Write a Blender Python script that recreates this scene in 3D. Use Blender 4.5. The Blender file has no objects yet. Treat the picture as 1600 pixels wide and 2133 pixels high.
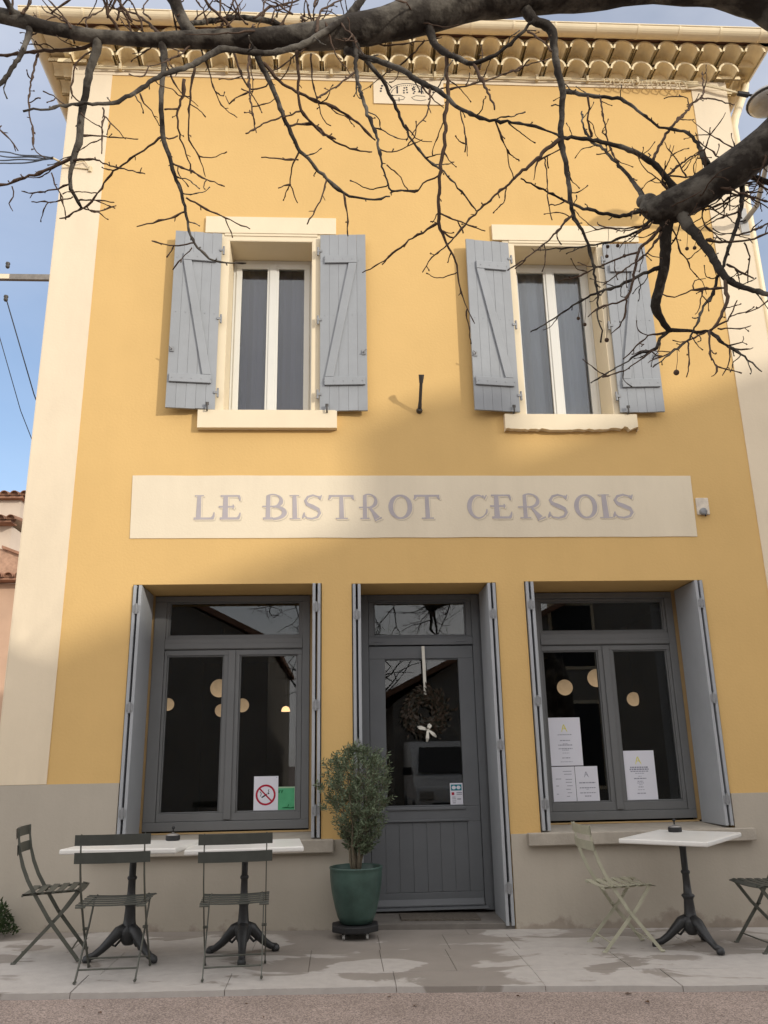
import bpy, bmesh, math, random
from mathutils import Vector, Matrix, noise
R = math.radians
rnd = random.Random(7)
S = bpy.context.scene
COL = S.collection

# ------------------------------------------------------------------ camera
cam = bpy.data.cameras.new('camera')
cam.sensor_fit = 'VERTICAL'
cam.sensor_height = 36.0
cam.lens = 29.113
cam.clip_start = 0.05
cam.clip_end = 900
co = bpy.data.objects.new('camera', cam)
COL.objects.link(co)
cr, cu, cf = (.99848, -.05178, -.0187), (.00307, -.2868, .95799), (.05497, .95659, .28621)
co.matrix_world = Matrix(((cr[0], cu[0], -cf[0], 0), (cr[1], cu[1], -cf[1], -7.25), (cr[2], cu[2], -cf[2], 1.29), (0, 0, 0, 1)))
S.camera = co

# ------------------------------------------------------------------ sky and sun
SUN = Vector((1, -1, .42)).normalized()
EL = math.asin(SUN.z)
w = bpy.data.worlds.new('World')
S.world = w
w.use_nodes = True
nt = w.node_tree
bg = nt.nodes['Background']
sky = nt.nodes.new('ShaderNodeTexSky')
sky.sky_type = 'NISHITA'
sky.sun_disc = False
sky.sun_elevation = EL
sky.sun_rotation = R(135)
sky.air_density = 1.0
sky.dust_density = 1.2
sky.ozone_density = 2.6
# thin veil of cloud, thickened over the unseen south to lift the shaded front
tc = nt.nodes.new('ShaderNodeTexCoord')
mp = nt.nodes.new('ShaderNodeMapping')
mp.inputs['Scale'].default_value = (1, 1, 2.2)
nz = nt.nodes.new('ShaderNodeTexNoise')
nz.inputs['Scale'].default_value = 1.7
nz.inputs['Detail'].default_value = 6
nz.inputs['Roughness'].default_value = .55
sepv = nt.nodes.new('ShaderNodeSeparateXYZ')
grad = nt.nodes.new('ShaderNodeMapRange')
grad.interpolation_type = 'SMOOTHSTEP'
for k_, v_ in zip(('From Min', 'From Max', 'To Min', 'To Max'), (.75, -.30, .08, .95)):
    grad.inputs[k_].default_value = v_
ramp = nt.nodes.new('ShaderNodeMapRange')
for k_, v_ in zip(('From Min', 'From Max', 'To Min', 'To Max'), (.35, .70, .55, 1.35)):
    ramp.inputs[k_].default_value = v_
amt = nt.nodes.new('ShaderNodeMath')
amt.operation = 'MULTIPLY'
mix = nt.nodes.new('ShaderNodeMix')
mix.data_type = 'RGBA'
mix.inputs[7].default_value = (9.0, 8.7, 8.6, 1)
nt.links.new(tc.outputs['Generated'], mp.inputs['Vector'])
nt.links.new(tc.outputs['Generated'], sepv.inputs[0])
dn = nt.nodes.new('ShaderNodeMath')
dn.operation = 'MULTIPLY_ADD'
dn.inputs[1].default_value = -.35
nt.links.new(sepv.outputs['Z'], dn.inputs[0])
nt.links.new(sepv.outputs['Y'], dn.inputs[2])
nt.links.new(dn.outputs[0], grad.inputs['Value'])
nt.links.new(mp.outputs['Vector'], nz.inputs['Vector'])
nt.links.new(nz.outputs['Fac'], ramp.inputs['Value'])
nt.links.new(ramp.outputs['Result'], amt.inputs[0])
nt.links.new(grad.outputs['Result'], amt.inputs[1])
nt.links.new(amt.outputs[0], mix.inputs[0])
nt.links.new(sky.outputs['Color'], mix.inputs[6])
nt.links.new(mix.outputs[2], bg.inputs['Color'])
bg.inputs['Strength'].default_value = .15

sl = bpy.data.lights.new('sun', 'SUN')
sl.energy = 2.0
sl.angle = R(1.1)
sl.color = (1.0, .93, .82)
so = bpy.data.objects.new('sun', sl)
so.rotation_euler = SUN.to_track_quat('Z', 'Y').to_euler()
so.location = (20, -20, 15)
COL.objects.link(so)

S.view_settings.view_transform = 'Standard'
S.view_settings.look = 'None'
S.view_settings.gamma = 1
S.view_settings.use_curve_mapping = False
S.view_settings.exposure = 0.35
S.render.engine = 'CYCLES'
S.cycles.use_denoising = True
S.cycles.max_bounces = 8
S.cycles.transparent_max_bounces = 12
S.cycles.caustics_reflective = False
S.cycles.caustics_refractive = False

# ------------------------------------------------------------------ materials
def srgb(r, g, b):
    f = lambda c: (c / 12.92 if c <= .04045 else ((c + .055) / 1.055) ** 2.4)
    return tuple(f(c / 255) for c in (r, g, b))

def mat(name, col, rough=.7, var=.08, vs=6.0, bump=.0, bs=60.0, spec=.4, metal=0.0, rand=0.0, col2=None, thr=None):
    m = bpy.data.materials.new(name)
    m.use_nodes = True
    t = m.node_tree
    b = t.nodes['Principled BSDF']
    b.inputs['Roughness'].default_value = rough
    b.inputs['Specular IOR Level'].default_value = spec
    b.inputs['Metallic'].default_value = metal
    c = t.nodes.new('ShaderNodeTexCoord')
    n = t.nodes.new('ShaderNodeTexNoise')
    n.inputs['Scale'].default_value = vs
    n.inputs['Detail'].default_value = 7
    n.inputs['Roughness'].default_value = .6
    t.links.new(c.outputs['Object'], n.inputs['Vector'])
    mr = t.nodes.new('ShaderNodeMapRange')
    mr.inputs['From Min'].default_value = .3 if thr is None else thr[0]
    mr.inputs['From Max'].default_value = .7 if thr is None else thr[1]
    t.links.new(n.outputs['Fac'], mr.inputs['Value'])
    mx = t.nodes.new('ShaderNodeMix')
    mx.data_type = 'RGBA'
    mx.inputs[6].default_value = (*[x * (1 - var) for x in col], 1)
    mx.inputs[7].default_value = (*([x * (1 + var) for x in col] if col2 is None else col2), 1)
    t.links.new(mr.outputs['Result'], mx.inputs[0])
    out = mx.outputs[2]
    if rand:
        oi = t.nodes.new('ShaderNodeObjectInfo')
        hs = t.nodes.new('ShaderNodeHueSaturation')
        m2 = t.nodes.new('ShaderNodeMapRange')
        m2.inputs['To Min'].default_value = 1 - rand
        m2.inputs['To Max'].default_value = 1 + rand
        t.links.new(oi.outputs['Random'], m2.inputs['Value'])
        t.links.new(m2.outputs['Result'], hs.inputs['Value'])
        t.links.new(out, hs.inputs['Color'])
        out = hs.outputs['Color']
    t.links.new(out, b.inputs['Base Color'])
    if bump:
        n2 = t.nodes.new('ShaderNodeTexNoise')
        n2.inputs['Scale'].default_value = bs
        n2.inputs['Detail'].default_value = 5
        t.links.new(c.outputs['Object'], n2.inputs['Vector'])
        bp = t.nodes.new('ShaderNodeBump')
        bp.inputs['Strength'].default_value = bump
        bp.inputs['Distance'].default_value = .01
        t.links.new(n2.outputs['Fac'], bp.inputs['Height'])
        t.links.new(bp.outputs['Normal'], b.inputs['Normal'])
    return m

M = {}
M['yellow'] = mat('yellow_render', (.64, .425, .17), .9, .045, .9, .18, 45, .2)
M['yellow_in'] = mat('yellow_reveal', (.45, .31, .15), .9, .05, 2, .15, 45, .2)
M['cream'] = mat('cream_paint', (.73, .62, .455), .85, .035, 1.2, .12, 50, .2)
M['cream_trim'] = mat('cream_trim', (.735, .63, .45), .75, .03, 3, .08, 60, .25)
M['sign'] = mat('cream_sign', (.72, .63, .475), .85, .03, 1.4, .1, 55, .2)
M['sill'] = mat('stone_sill', (.40, .36, .30), .85, .12, 7, .25, 60, .2)
M['eave'] = mat('eave_paint', (.84, .715, .47), .85, .12, 6, .2, 30, .2, rand=.07)
M['gutter'] = mat('gutter_enamel', (.80, .68, .46), .45, .06, 3, .0, 40, .4)
M['shut_up'] = mat('grey_shutter_paint', (.295, .31, .325), .6, .05, 5, .12, 30, .3, rand=.035)
M['shut'] = mat('slate_shutter_paint', (.35, .365, .38), .55, .05, 5, .06, 30, .35, rand=.03)
M['shut_edge'] = M['shut']
M['frame'] = mat('charcoal_joinery', (.150, .153, .153), .5, .05, 5, .05, 30, .4)
M['door'] = mat('grey_door_paint', (.130, .138, .146), .5, .05, 5, .06, 30, .4)
M['pvc'] = mat('white_window_frame', (.66, .655, .61), .4, .02, 3, 0, 30, .4)
M['curtain'] = mat('lilac_grey_blind', (.17, .175, .28), .9, .04, 2, 0, 30, .1)
M['curtain_pale'] = mat('pale_lilac_blind', (.50, .53, .66), .9, .05, 2, 0, 30, .1)
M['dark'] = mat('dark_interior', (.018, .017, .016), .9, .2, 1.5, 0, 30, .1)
M['iron'] = mat('black_cast_iron', (.022, .023, .024), .45, .15, 14, .2, 70, .5)
M['iron_fit'] = mat('dark_iron_fitting', (.05, .045, .04), .55, .2, 20, .1, 60, .5)
M['steelgrey'] = mat('galvanised_hinge', (.23, .235, .24), .5, .1, 20, 0, 30, .5)
M['chair'] = mat('olive_grey_chair_paint', (.085, .088, .072), .5, .12, 18, .05, 80, .4)
M['chair_back'] = mat('dark_chair_paint', (.055, .060, .052), .5, .12, 18, .05, 80, .4)
M['sage'] = mat('sage_chair_paint', (.39, .38, .285), .5, .10, 18, .05, 80, .4)
M['marble'] = mat('white_marble', (.74, .73, .69), .3, .05, 4, 0, 30, .4)
M['pot'] = mat('green_glazed_pot', (.044, .082, .068), .42, .32, 6, .15, 30, .4)
M['soil'] = mat('soil', (.03, .022, .016), .95, .3, 40, .4, 60, .1)
M['rubber'] = mat('black_plastic', (.015, .015, .016), .6, .1, 10, 0, 30, .4)
M['white_wheel'] = mat('white_castor', (.6, .6, .58), .5, .1, 10, 0, 30, .4)
M['stem'] = mat('olive_bark', (.16, .135, .095), .9, .25, 25, .4, 60, .2)
M['paper'] = mat('white_paper', (.74, .74, .80), .8, .02, 4, 0, 30, .2)
M['green_paper'] = mat('green_paper', (.10, .40, .20), .8, .15, 8, 0, 30, .2)
M['ink'] = mat('grey_print', (.30, .30, .36), .8, .2, 60, 0, 30, .1)
M['ink_dark'] = mat('black_print', (.05, .05, .06), .8, .1, 60, 0, 30, .1)
M['ink_green'] = mat('green_print', (.02, .13, .05), .8, .1, 60, 0, 30, .1)
M['ink_yellow'] = mat('yellow_print', (.72, .66, .12), .8, .1, 60, 0, 30, .1)
M['ink_red'] = mat('red_print', (.42, .02, .05), .7, .05, 60, 0, 30, .1)
M['ink_teal'] = mat('teal_print', (.02, .20, .26), .7, .05, 60, 0, 30, .1)
M['letter'] = mat('mauve_grey_lettering', (.41, .375, .385), .85, .06, 9, 0, 30, .2)
M['letter_line'] = mat('pale_lettering_line', (.56, .50, .40), .85, .04, 9, 0, 30, .2)
M['ribbon'] = mat('cream_ribbon', (.72, .70, .62), .7, .05, 30, 0, 30, .2)
M['cable'] = mat('black_cable', (.02, .02, .022), .6, .1, 10, 0, 30, .3)
M['cable_pale'] = mat('painted_cable', (.62, .52, .34), .7, .1, 12, 0, 30, .3)
M['grey_metal'] = mat('galvanised_metal', (.34, .335, .32), .5, .12, 8, 0, 30, .5, metal=.3)
M['lamp_glass'] = mat('lamp_bowl', (.36, .34, .30), .2, .25, 8, 0, 30, .6)
M['concrete'] = mat('concrete', (.42, .39, .34), .9, .12, 6, .2, 40, .2)
M['plaster_pink'] = mat('salmon_plaster', (.48, .32, .22), .9, .12, 1.2, .15, 30, .2)
M['plaster_beige'] = mat('beige_plaster', (.27, .245, .21), .9, .12, 1.0, .15, 30, .2)
M['brickwall'] = mat('rubble_brick', (.40, .25, .17), .9, .25, 9, .4, 20, .2)
M['tile'] = mat('terracotta_tile', (.26, .14, .09), .85, .25, 3, .3, 20, .2, rand=.25)
M['plaster_pale'] = mat('pale_plaster', (.55, .46, .37), .9, .12, 1.0, .15, 30, .2)
M['asph'] = None
M['car'] = mat('white_car_paint', (.55, .55, .55), .25, .02, 2, 0, 30, .5)
M['tin'] = mat('brushed_ashtray', (.35, .34, .33), .35, .1, 20, 0, 30, .5, metal=.7)

def plinth_mat():
    m = mat('grey_plinth_paint', (.44, .395, .325), .9, .05, 1.3, .15, 50, .2)
    t = m.node_tree
    b = t.nodes['Principled BSDF']
    src = b.inputs['Base Color'].links[0].from_socket
    g = t.nodes.new('ShaderNodeNewGeometry')
    sp = t.nodes.new('ShaderNodeSeparateXYZ')
    t.links.new(g.outputs['Position'], sp.inputs[0])
    n = t.nodes.new('ShaderNodeTexNoise')
    n.inputs['Scale'].default_value = 3.2
    n.inputs['Detail'].default_value = 8
    n.inputs['Roughness'].default_value = .65
    t.links.new(g.outputs['Position'], n.inputs['Vector'])
    # damp and flaking paint, only along the foot of the wall
    h = t.nodes.new('ShaderNodeMapRange')
    h.inputs['From Min'].default_value = .36
    h.inputs['From Max'].default_value = -.05
    h.inputs['To Min'].default_value = -.48
    h.inputs['To Max'].default_value = .10
    t.links.new(sp.outputs['Z'], h.inputs['Value'])
    ad = t.nodes.new('ShaderNodeMath')
    t.links.new(n.outputs['Fac'], ad.inputs[0])
    t.links.new(h.outputs['Result'], ad.inputs[1])
    st = t.nodes.new('ShaderNodeMapRange')
    st.inputs['From Min'].default_value = .47
    st.inputs['From Max'].default_value = .56
    t.links.new(ad.outputs[0], st.inputs['Value'])
    n3 = t.nodes.new('ShaderNodeTexNoise')
    n3.inputs['Scale'].default_value = 9
    t.links.new(g.outputs['Position'], n3.inputs['Vector'])
    cm = t.nodes.new('ShaderNodeMix')
    cm.data_type = 'RGBA'
    cm.inputs[6].default_value = (.24, .20, .16, 1)
    cm.inputs[7].default_value = (.40, .35, .29, 1)
    t.links.new(n3.outputs['Fac'], cm.inputs[0])
    mx = t.nodes.new('ShaderNodeMix')
    mx.data_type = 'RGBA'
    t.links.new(st.outputs['Result'], mx.inputs[0])
    t.links.new(src, mx.inputs[6])
    t.links.new(cm.outputs[2], mx.inputs[7])
    t.links.new(mx.outputs[2], b.inputs['Base Color'])
    return m
M['plinth'] = plinth_mat()

def paving_mat():
    m = mat('worn_paving', (.255, .228, .20), .9, .10, 2.2, .25, 70, .25)
    t = m.node_tree
    b = t.nodes['Principled BSDF']
    src = b.inputs['Base Color'].links[0].from_socket
    g = t.nodes.new('ShaderNodeNewGeometry')
    mpn = t.nodes.new('ShaderNodeMapping')
    mpn.inputs['Scale'].default_value = (1.0, 1.9, 1)
    mpn.inputs['Location'].default_value = (3.1, .4, 0)
    t.links.new(g.outputs['Position'], mpn.inputs['Vector'])
    n = t.nodes.new('ShaderNodeTexNoise')
    n.inputs['Scale'].default_value = 1.25
    n.inputs['Detail'].default_value = 9
    n.inputs['Roughness'].default_value = .55
    n.inputs['Distortion'].default_value = .6
    t.links.new(mpn.outputs['Vector'], n.inputs['Vector'])
    sp = t.nodes.new('ShaderNodeSeparateXYZ')
    t.links.new(g.outputs['Position'], sp.inputs[0])
    # the paving is bleached towards the left, the right end and the kerb; damp in front of the door
    def mr(sock, a, bb, c, d):
        x = t.nodes.new('ShaderNodeMapRange')
        x.interpolation_type = 'SMOOTHSTEP'
        for k, v in zip(('From Min', 'From Max', 'To Min', 'To Max'), (a, bb, c, d)):
            x.inputs[k].default_value = v
        t.links.new(sock, x.inputs['Value'])
        return x.outputs['Result']
    def add(a, bb, op='ADD'):
        x = t.nodes.new('ShaderNodeMath')
        x.operation = op
        t.links.new(a, x.inputs[0])
        t.links.new(bb, x.inputs[1])
        return x.outputs[0]
    bias = add(mr(sp.outputs['X'], -.9, -.1, .16, .01), mr(sp.outputs['X'], .9, 1.6, 0, .13))
    bias = add(bias, mr(sp.outputs['Y'], -1.3, -1.75, 0, .07))
    bias = add(bias, mr(sp.outputs['Y'], -.55, -.1, 0, -.10))
    # one pale dried puddle
    dist = t.nodes.new('ShaderNodeVectorMath')
    dist.operation = 'DISTANCE'
    mp2 = t.nodes.new('ShaderNodeMapping')
    mp2.inputs['Scale'].default_value = (1, 1.75, 0)
    t.links.new(g.outputs['Position'], mp2.inputs['Vector'])
    t.links.new(mp2.outputs['Vector'], dist.inputs[0])
    dist.inputs[1].default_value = (.235, -1.22 * 1.75, 0)
    bias = add(bias, mr(dist.outputs['Value'], .12, .42, .42, -.02))
    f = add(n.outputs['Fac'], bias)
    st = mr(f, .555, .60, 0, 1)
    n2 = t.nodes.new('ShaderNodeTexNoise')
    n2.inputs['Scale'].default_value = 14
    n2.inputs['Detail'].default_value = 6
    t.links.new(g.outputs['Position'], n2.inputs['Vector'])
    cm = t.nodes.new('ShaderNodeMix')
    cm.data_type = 'RGBA'
    cm.inputs[6].default_value = (.345, .32, .295, 1)
    cm.inputs[7].default_value = (.47, .44, .405, 1)
    t.links.new(n2.outputs['Fac'], cm.inputs[0])
    mx = t.nodes.new('ShaderNodeMix')
    mx.data_type = 'RGBA'
    t.links.new(st, mx.inputs[0])
    t.links.new(src, mx.inputs[6])
    t.links.new(cm.outputs[2], mx.inputs[7])
    t.links.new(mx.outputs[2], b.inputs['Base Color'])
    return m
M['paving'] = paving_mat()

def road_mat():
    m = mat('pinkish_gravel_asphalt', (.285, .23, .20), .95, .14, 1.6, .5, 130, .2)
    t = m.node_tree
    b = t.nodes['Principled BSDF']
    src = b.inputs['Base Color'].links[0].from_socket
    g = t.nodes.new('ShaderNodeNewGeometry')
    v = t.nodes.new('ShaderNodeTexVoronoi')
    v.inputs['Scale'].default_value = 150
    t.links.new(g.outputs['Position'], v.inputs['Vector'])
    sx = t.nodes.new('ShaderNodeSeparateColor')
    t.links.new(v.outputs['Color'], sx.inputs[0])
    mr = t.nodes.new('ShaderNodeMapRange')
    mr.inputs['To Min'].default_value = .55
    mr.inputs['To Max'].default_value = 1.45
    t.links.new(sx.outputs[0], mr.inputs['Value'])
    hs = t.nodes.new('ShaderNodeHueSaturation')
    t.links.new(src, hs.inputs['Color'])
    t.links.new(mr.outputs['Result'], hs.inputs['Value'])
    t.links.new(hs.outputs['Color'], b.inputs['Base Color'])
    return m
M['asph'] = road_mat()

def bark_mat():
    m = mat('plane_tree_bark', (.052, .043, .035), .9, .35, 7, 1.0, 28, .2, col2=(.125, .112, .092), thr=(.47, .60))
    return m
M['bark'] = bark_mat()
M['twig'] = mat('twig_bark', (.085, .055, .038), .9, .3, 20, .3, 60, .2)

def leaf_mat(name, a, bcol, rough=.55):
    m = mat(name, a, rough, .25, 30, 0, 30, .35, col2=bcol, thr=(.4, .6))
    t = m.node_tree
    b = t.nodes['Principled BSDF']
    src = b.inputs['Base Color'].links[0].from_socket
    tr = t.nodes.new('ShaderNodeBsdfTranslucent')
    t.links.new(src, tr.inputs['Color'])
    ms = t.nodes.new('ShaderNodeMixShader')
    ms.inputs[0].default_value = .2
    t.links.new(b.outputs[0], ms.inputs[1])
    t.links.new(tr.outputs[0], ms.inputs[2])
    t.links.new(ms.outputs[0], t.nodes['Material Output'].inputs['Surface'])
    return m
M['olive_leaf'] = leaf_mat('olive_leaf', (.080, .115, .058), (.20, .25, .155))
M['weed'] = leaf_mat('weed_leaf', (.030, .055, .018), (.055, .085, .03))
M['wreath'] = leaf_mat('dried_foliage', (.020, .024, .014), (.058, .036, .022))

def glass_mat():
    m = bpy.data.materials.new('window_glass')
    m.use_nodes = True
    t = m.node_tree
    t.nodes.remove(t.nodes['Principled BSDF'])
    fr = t.nodes.new('ShaderNodeFresnel')
    fr.inputs['IOR'].default_value = 1.5
    mm = t.nodes.new('ShaderNodeMath')
    mm.operation = 'MULTIPLY'
    mm.inputs[1].default_value = 1.3
    mm.use_clamp = True
    t.links.new(fr.outputs[0], mm.inputs[0])
    tr = t.nodes.new('ShaderNodeBsdfTransparent')
    tr.inputs['Color'].default_value = (.86, .88, .87, 1)
    gl = t.nodes.new('ShaderNodeBsdfGlossy')
    gl.inputs['Roughness'].default_value = .005
    ms = t.nodes.new('ShaderNodeMixShader')
    t.links.new(mm.outputs[0], ms.inputs[0])
    t.links.new(tr.outputs[0], ms.inputs[1])
    t.links.new(gl.outputs[0], ms.inputs[2])
    t.links.new(ms.outputs[0], t.nodes['Material Output'].inputs['Surface'])
    return m
M['glass'] = glass_mat()

def glow_mat(name, col, strength):
    m = bpy.data.materials.new(name)
    m.use_nodes = True
    b = m.node_tree.nodes['Principled BSDF']
    b.inputs['Base Color'].default_value = (*col, 1)
    b.inputs['Emission Color'].default_value = (*col, 1)
    b.inputs['Emission Strength'].default_value = strength
    return m
def globe_mat():
    # paper globe, shading painted into the glow: brighter towards the bottom, blotchy paper
    m = glow_mat('lit_paper_globe', (.62, .41, .24), .5)
    t = m.node_tree
    b = t.nodes['Principled BSDF']
    c = t.nodes.new('ShaderNodeTexCoord')
    sp = t.nodes.new('ShaderNodeSeparateXYZ')
    t.links.new(c.outputs['Object'], sp.inputs[0])
    mr = t.nodes.new('ShaderNodeMapRange')
    for k, v in zip(('From Min', 'From Max', 'To Min', 'To Max'), (-.11, .11, .52, .24)):
        mr.inputs[k].default_value = v
    t.links.new(sp.outputs['Z'], mr.inputs['Value'])
    n = t.nodes.new('ShaderNodeTexNoise')
    n.inputs['Scale'].default_value = 22
    t.links.new(c.outputs['Object'], n.inputs['Vector'])
    mu = t.nodes.new('ShaderNodeMath')
    mu.operation = 'MULTIPLY_ADD'
    mu.inputs[1].default_value = .22
    t.links.new(n.outputs['Fac'], mu.inputs[0])
    t.links.new(mr.outputs['Result'], mu.inputs[2])
    t.links.new(mu.outputs[0], b.inputs['Emission Strength'])
    return m
M['globe'] = globe_mat()
M['globe_hot'] = glow_mat('lit_glass_shade', (1.0, .62, .30), 1.6)

# ------------------------------------------------------------------ mesh helpers
class MB:
    def __init__(self):
        self.v, self.f = [], []
    def quad(self, *p):
        n = len(self.v)
        self.v += [tuple(q) for q in p]
        self.f.append(tuple(range(n, n + len(p))))
        return self
    def box(self, x0, x1, y0, y1, z0, z1, mx=None):
        n = len(self.v)
        P = [(x, y, z) for x in (x0, x1) for y in (y0, y1) for z in (z0, z1)]
        if mx is not None:
            P = [tuple(mx @ Vector(p)) for p in P]
        self.v += P
        for q in ((0, 1, 3, 2), (4, 6, 7, 5), (0, 4, 5, 1), (2, 3, 7, 6), (0, 2, 6, 4), (1, 5, 7, 3)):
            self.f.append(tuple(n + i for i in q))
        return self
    def prism(self, pts, y0, y1, mx=None, ax='y'):
        # pts: outline in the x-z plane (ax 'y'), y-z plane (ax 'x') or x-y plane (ax 'z'), extruded along ax
        k = len(pts)
        n = len(self.v)
        def mk(a, b, d):
            p = {'y': (a, d, b), 'x': (d, a, b), 'z': (a, b, d)}[ax]
            return tuple(mx @ Vector(p)) if mx is not None else p
        self.v += [mk(a, b, y0) for a, b in pts] + [mk(a, b, y1) for a, b in pts]
        self.f.append(tuple(n + i for i in range(k)))
        self.f.append(tuple(n + k + i for i in reversed(range(k))))
        for i in range(k):
            j = (i + 1) % k
            self.f.append((n + i, n + k + i, n + k + j, n + j))
        return self
    def tube(self, path, rad, n=8, caps=True):
        P = [Vector(p) for p in path]
        if not hasattr(rad, '__len__'):
            rad = [rad] * len(P)
        b0 = len(self.v)
        tan = []
        for i in range(len(P)):
            d = P[min(i + 1, len(P) - 1)] - P[max(i - 1, 0)]
            tan.append(d.normalized() if d.length > 1e-9 else Vector((0, 0, 1)))
        up = Vector((0, 0, 1)) if abs(tan[0].z) < .9 else Vector((1, 0, 0))
        u = tan[0].cross(up).normalized()
        for i, (p, d) in enumerate(zip(P, tan)):
            u = (u - d * u.dot(d))
            u = u.normalized() if u.length > 1e-6 else d.orthogonal().normalized()
            vv = d.cross(u)
            for k in range(n):
                a = 2 * math.pi * k / n
                self.v.append(tuple(p + (u * math.cos(a) + vv * math.sin(a)) * rad[i]))
        for i in range(len(P) - 1):
            for k in range(n):
                k2 = (k + 1) % n
                self.f.append((b0 + i * n + k, b0 + i * n + k2, b0 + (i + 1) * n + k2, b0 + (i + 1) * n + k))
        if caps:
            self.f.append(tuple(b0 + k for k in reversed(range(n))))
            e = b0 + (len(P) - 1) * n
            self.f.append(tuple(e + k for k in range(n)))
        return self
    def lathe(self, prof, cx=0, cy=0, n=24, mx=None):
        b0 = len(self.v)
        for r, z in prof:
            for k in range(n):
                a = 2 * math.pi * k / n
                p = Vector((cx + r * math.cos(a), cy + r * math.sin(a), z))
                self.v.append(tuple(mx @ p) if mx is not None else tuple(p))
        for i in range(len(prof) - 1):
            for k in range(n):
                k2 = (k + 1) % n
                self.f.append((b0 + i * n + k, b0 + i * n + k2, b0 + (i + 1) * n + k2, b0 + (i + 1) * n + k))
        self.f.append(tuple(b0 + k for k in reversed(range(n))))
        e = b0 + (len(prof) - 1) * n
        self.f.append(tuple(e + k for k in range(n)))
        return self
    def ribbon(self, pts, widths, y0, y1, ax='y'):
        # flat bar following pts in a plane, thickness along ax
        P = [Vector(p) for p in pts]
        if not hasattr(widths, '__len__'):
            widths = [widths] * len(P)
        L, Rr = [], []
        for i, p in enumerate(P):
            d = (P[min(i + 1, len(P) - 1)] - P[max(i - 1, 0)]).normalized()
            nn = Vector((-d.y, d.x)) * widths[i] / 2
            L.append(p + nn)
            Rr.append(p - nn)
        for i in range(len(P) - 1):
            self.prism([tuple(L[i]), tuple(L[i + 1]), tuple(Rr[i + 1]), tuple(Rr[i])], y0, y1, ax=ax)
        return self
    def mesh(self, name, m, smooth=False):
        me = bpy.data.meshes.new(name)
        me.from_pydata(self.v, [], self.f)
        bm = bmesh.new()
        bm.from_mesh(me)
        bmesh.ops.recalc_face_normals(bm, faces=bm.faces)
        bm.to_mesh(me)
        bm.free()
        me.materials.append(m)
        if smooth:
            me.polygons.foreach_set('use_smooth', [True] * len(me.polygons))
        return me
    def build(self, name, m, parent=None, smooth=False, bevel=0, loc=None, rot=None, flatcaps=False):
        o = bpy.data.objects.new(name, self.mesh(name, m, smooth))
        COL.objects.link(o)
        if parent is not None:
            o.parent = parent
        if loc is not None:
            o.location = loc
        if rot is not None:
            o.rotation_euler = rot
        if bevel:
            b = o.modifiers.new('bevel', 'BEVEL')
            b.width = bevel
            b.segments = 2
            b.limit_method = 'ANGLE'
            b.angle_limit = R(40)
        return o

def inst(me, name, parent=None, loc=(0, 0, 0), rot=(0, 0, 0)):
    o = bpy.data.objects.new(name, me)
    COL.objects.link(o)
    o.parent = parent
    o.location = loc
    o.rotation_euler = rot
    return o

def tag(o, label=None, cat=None, group=None, kind=None):
    if label: o['label'] = label
    if cat: o['category'] = cat
    if group: o['group'] = group
    if kind: o['kind'] = kind
    return o

def thing(name, label, cat, loc=(0, 0, 0), rz=0, group=None):
    o = bpy.data.objects.new(name, None)
    o.empty_display_size = .1
    COL.objects.link(o)
    o.location = loc
    o.rotation_euler = (0, 0, rz)
    return tag(o, label, cat, group)

def copy_thing(o, parent=None):
    c = o.copy()
    COL.objects.link(c)
    c.parent = parent
    for ch in list(o.children):
        copy_thing(ch, c)
    return c

def gz(x):
    return -.021 * max(-6, min(7, x))

M['doorstep'] = mat('dark_step_stone', (.17, .155, .138), .9, .15, 6, .25, 50, .2)

def weather(m, amt, seed, dirt=(.36, .30, .22)):
    # faint vertical rain streaks and cloudy fading over a painted wall
    t = m.node_tree
    b = t.nodes['Principled BSDF']
    src = b.inputs['Base Color'].links[0].from_socket
    g = t.nodes.new('ShaderNodeNewGeometry')
    mpn = t.nodes.new('ShaderNodeMapping')
    mpn.inputs['Scale'].default_value = (3.2, 2, .75)
    mpn.inputs['Location'].default_value = (seed, 0, 0)
    t.links.new(g.outputs['Position'], mpn.inputs['Vector'])
    n = t.nodes.new('ShaderNodeTexNoise')
    n.inputs['Scale'].default_value = 1.0
    n.inputs['Detail'].default_value = 9
    n.inputs['Roughness'].default_value = .68
    t.links.new(mpn.outputs['Vector'], n.inputs['Vector'])
    n2 = t.nodes.new('ShaderNodeTexNoise')
    n2.inputs['Scale'].default_value = .8
    n2.inputs['Detail'].default_value = 5
    t.links.new(g.outputs['Position'], n2.inputs['Vector'])
    mu = t.nodes.new('ShaderNodeMath')
    mu.operation = 'MULTIPLY'
    t.links.new(n.outputs['Fac'], mu.inputs[0])
    t.links.new(n2.outputs['Fac'], mu.inputs[1])
    mr = t.nodes.new('ShaderNodeMapRange')
    for k, v in zip(('From Min', 'From Max', 'To Min', 'To Max'), (.20, .42, 0, amt)):
        mr.inputs[k].default_value = v
    t.links.new(mu.outputs[0], mr.inputs['Value'])
    mx = t.nodes.new('ShaderNodeMix')
    mx.data_type = 'RGBA'
    mx.inputs[7].default_value = (*dirt, 1)
    t.links.new(mr.outputs['Result'], mx.inputs[0])
    t.links.new(src, mx.inputs[6])
    t.links.new(mx.outputs[2], b.inputs['Base Color'])
weather(M['yellow'], .13, 2.0, (.46, .29, .11))
weather(M['cream'], .20, 5.0)
weather(M['sign'], .16, 9.0)
weather(M['plinth'], .16, 1.0, (.22, .19, .155))
weather(M['shut_up'], .25, 3.0, (.20, .205, .20))
weather(M['sill'], .35, 4.0, (.20, .175, .14))
weather(M['marble'], .15, 6.0, (.45, .43, .38))
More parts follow.
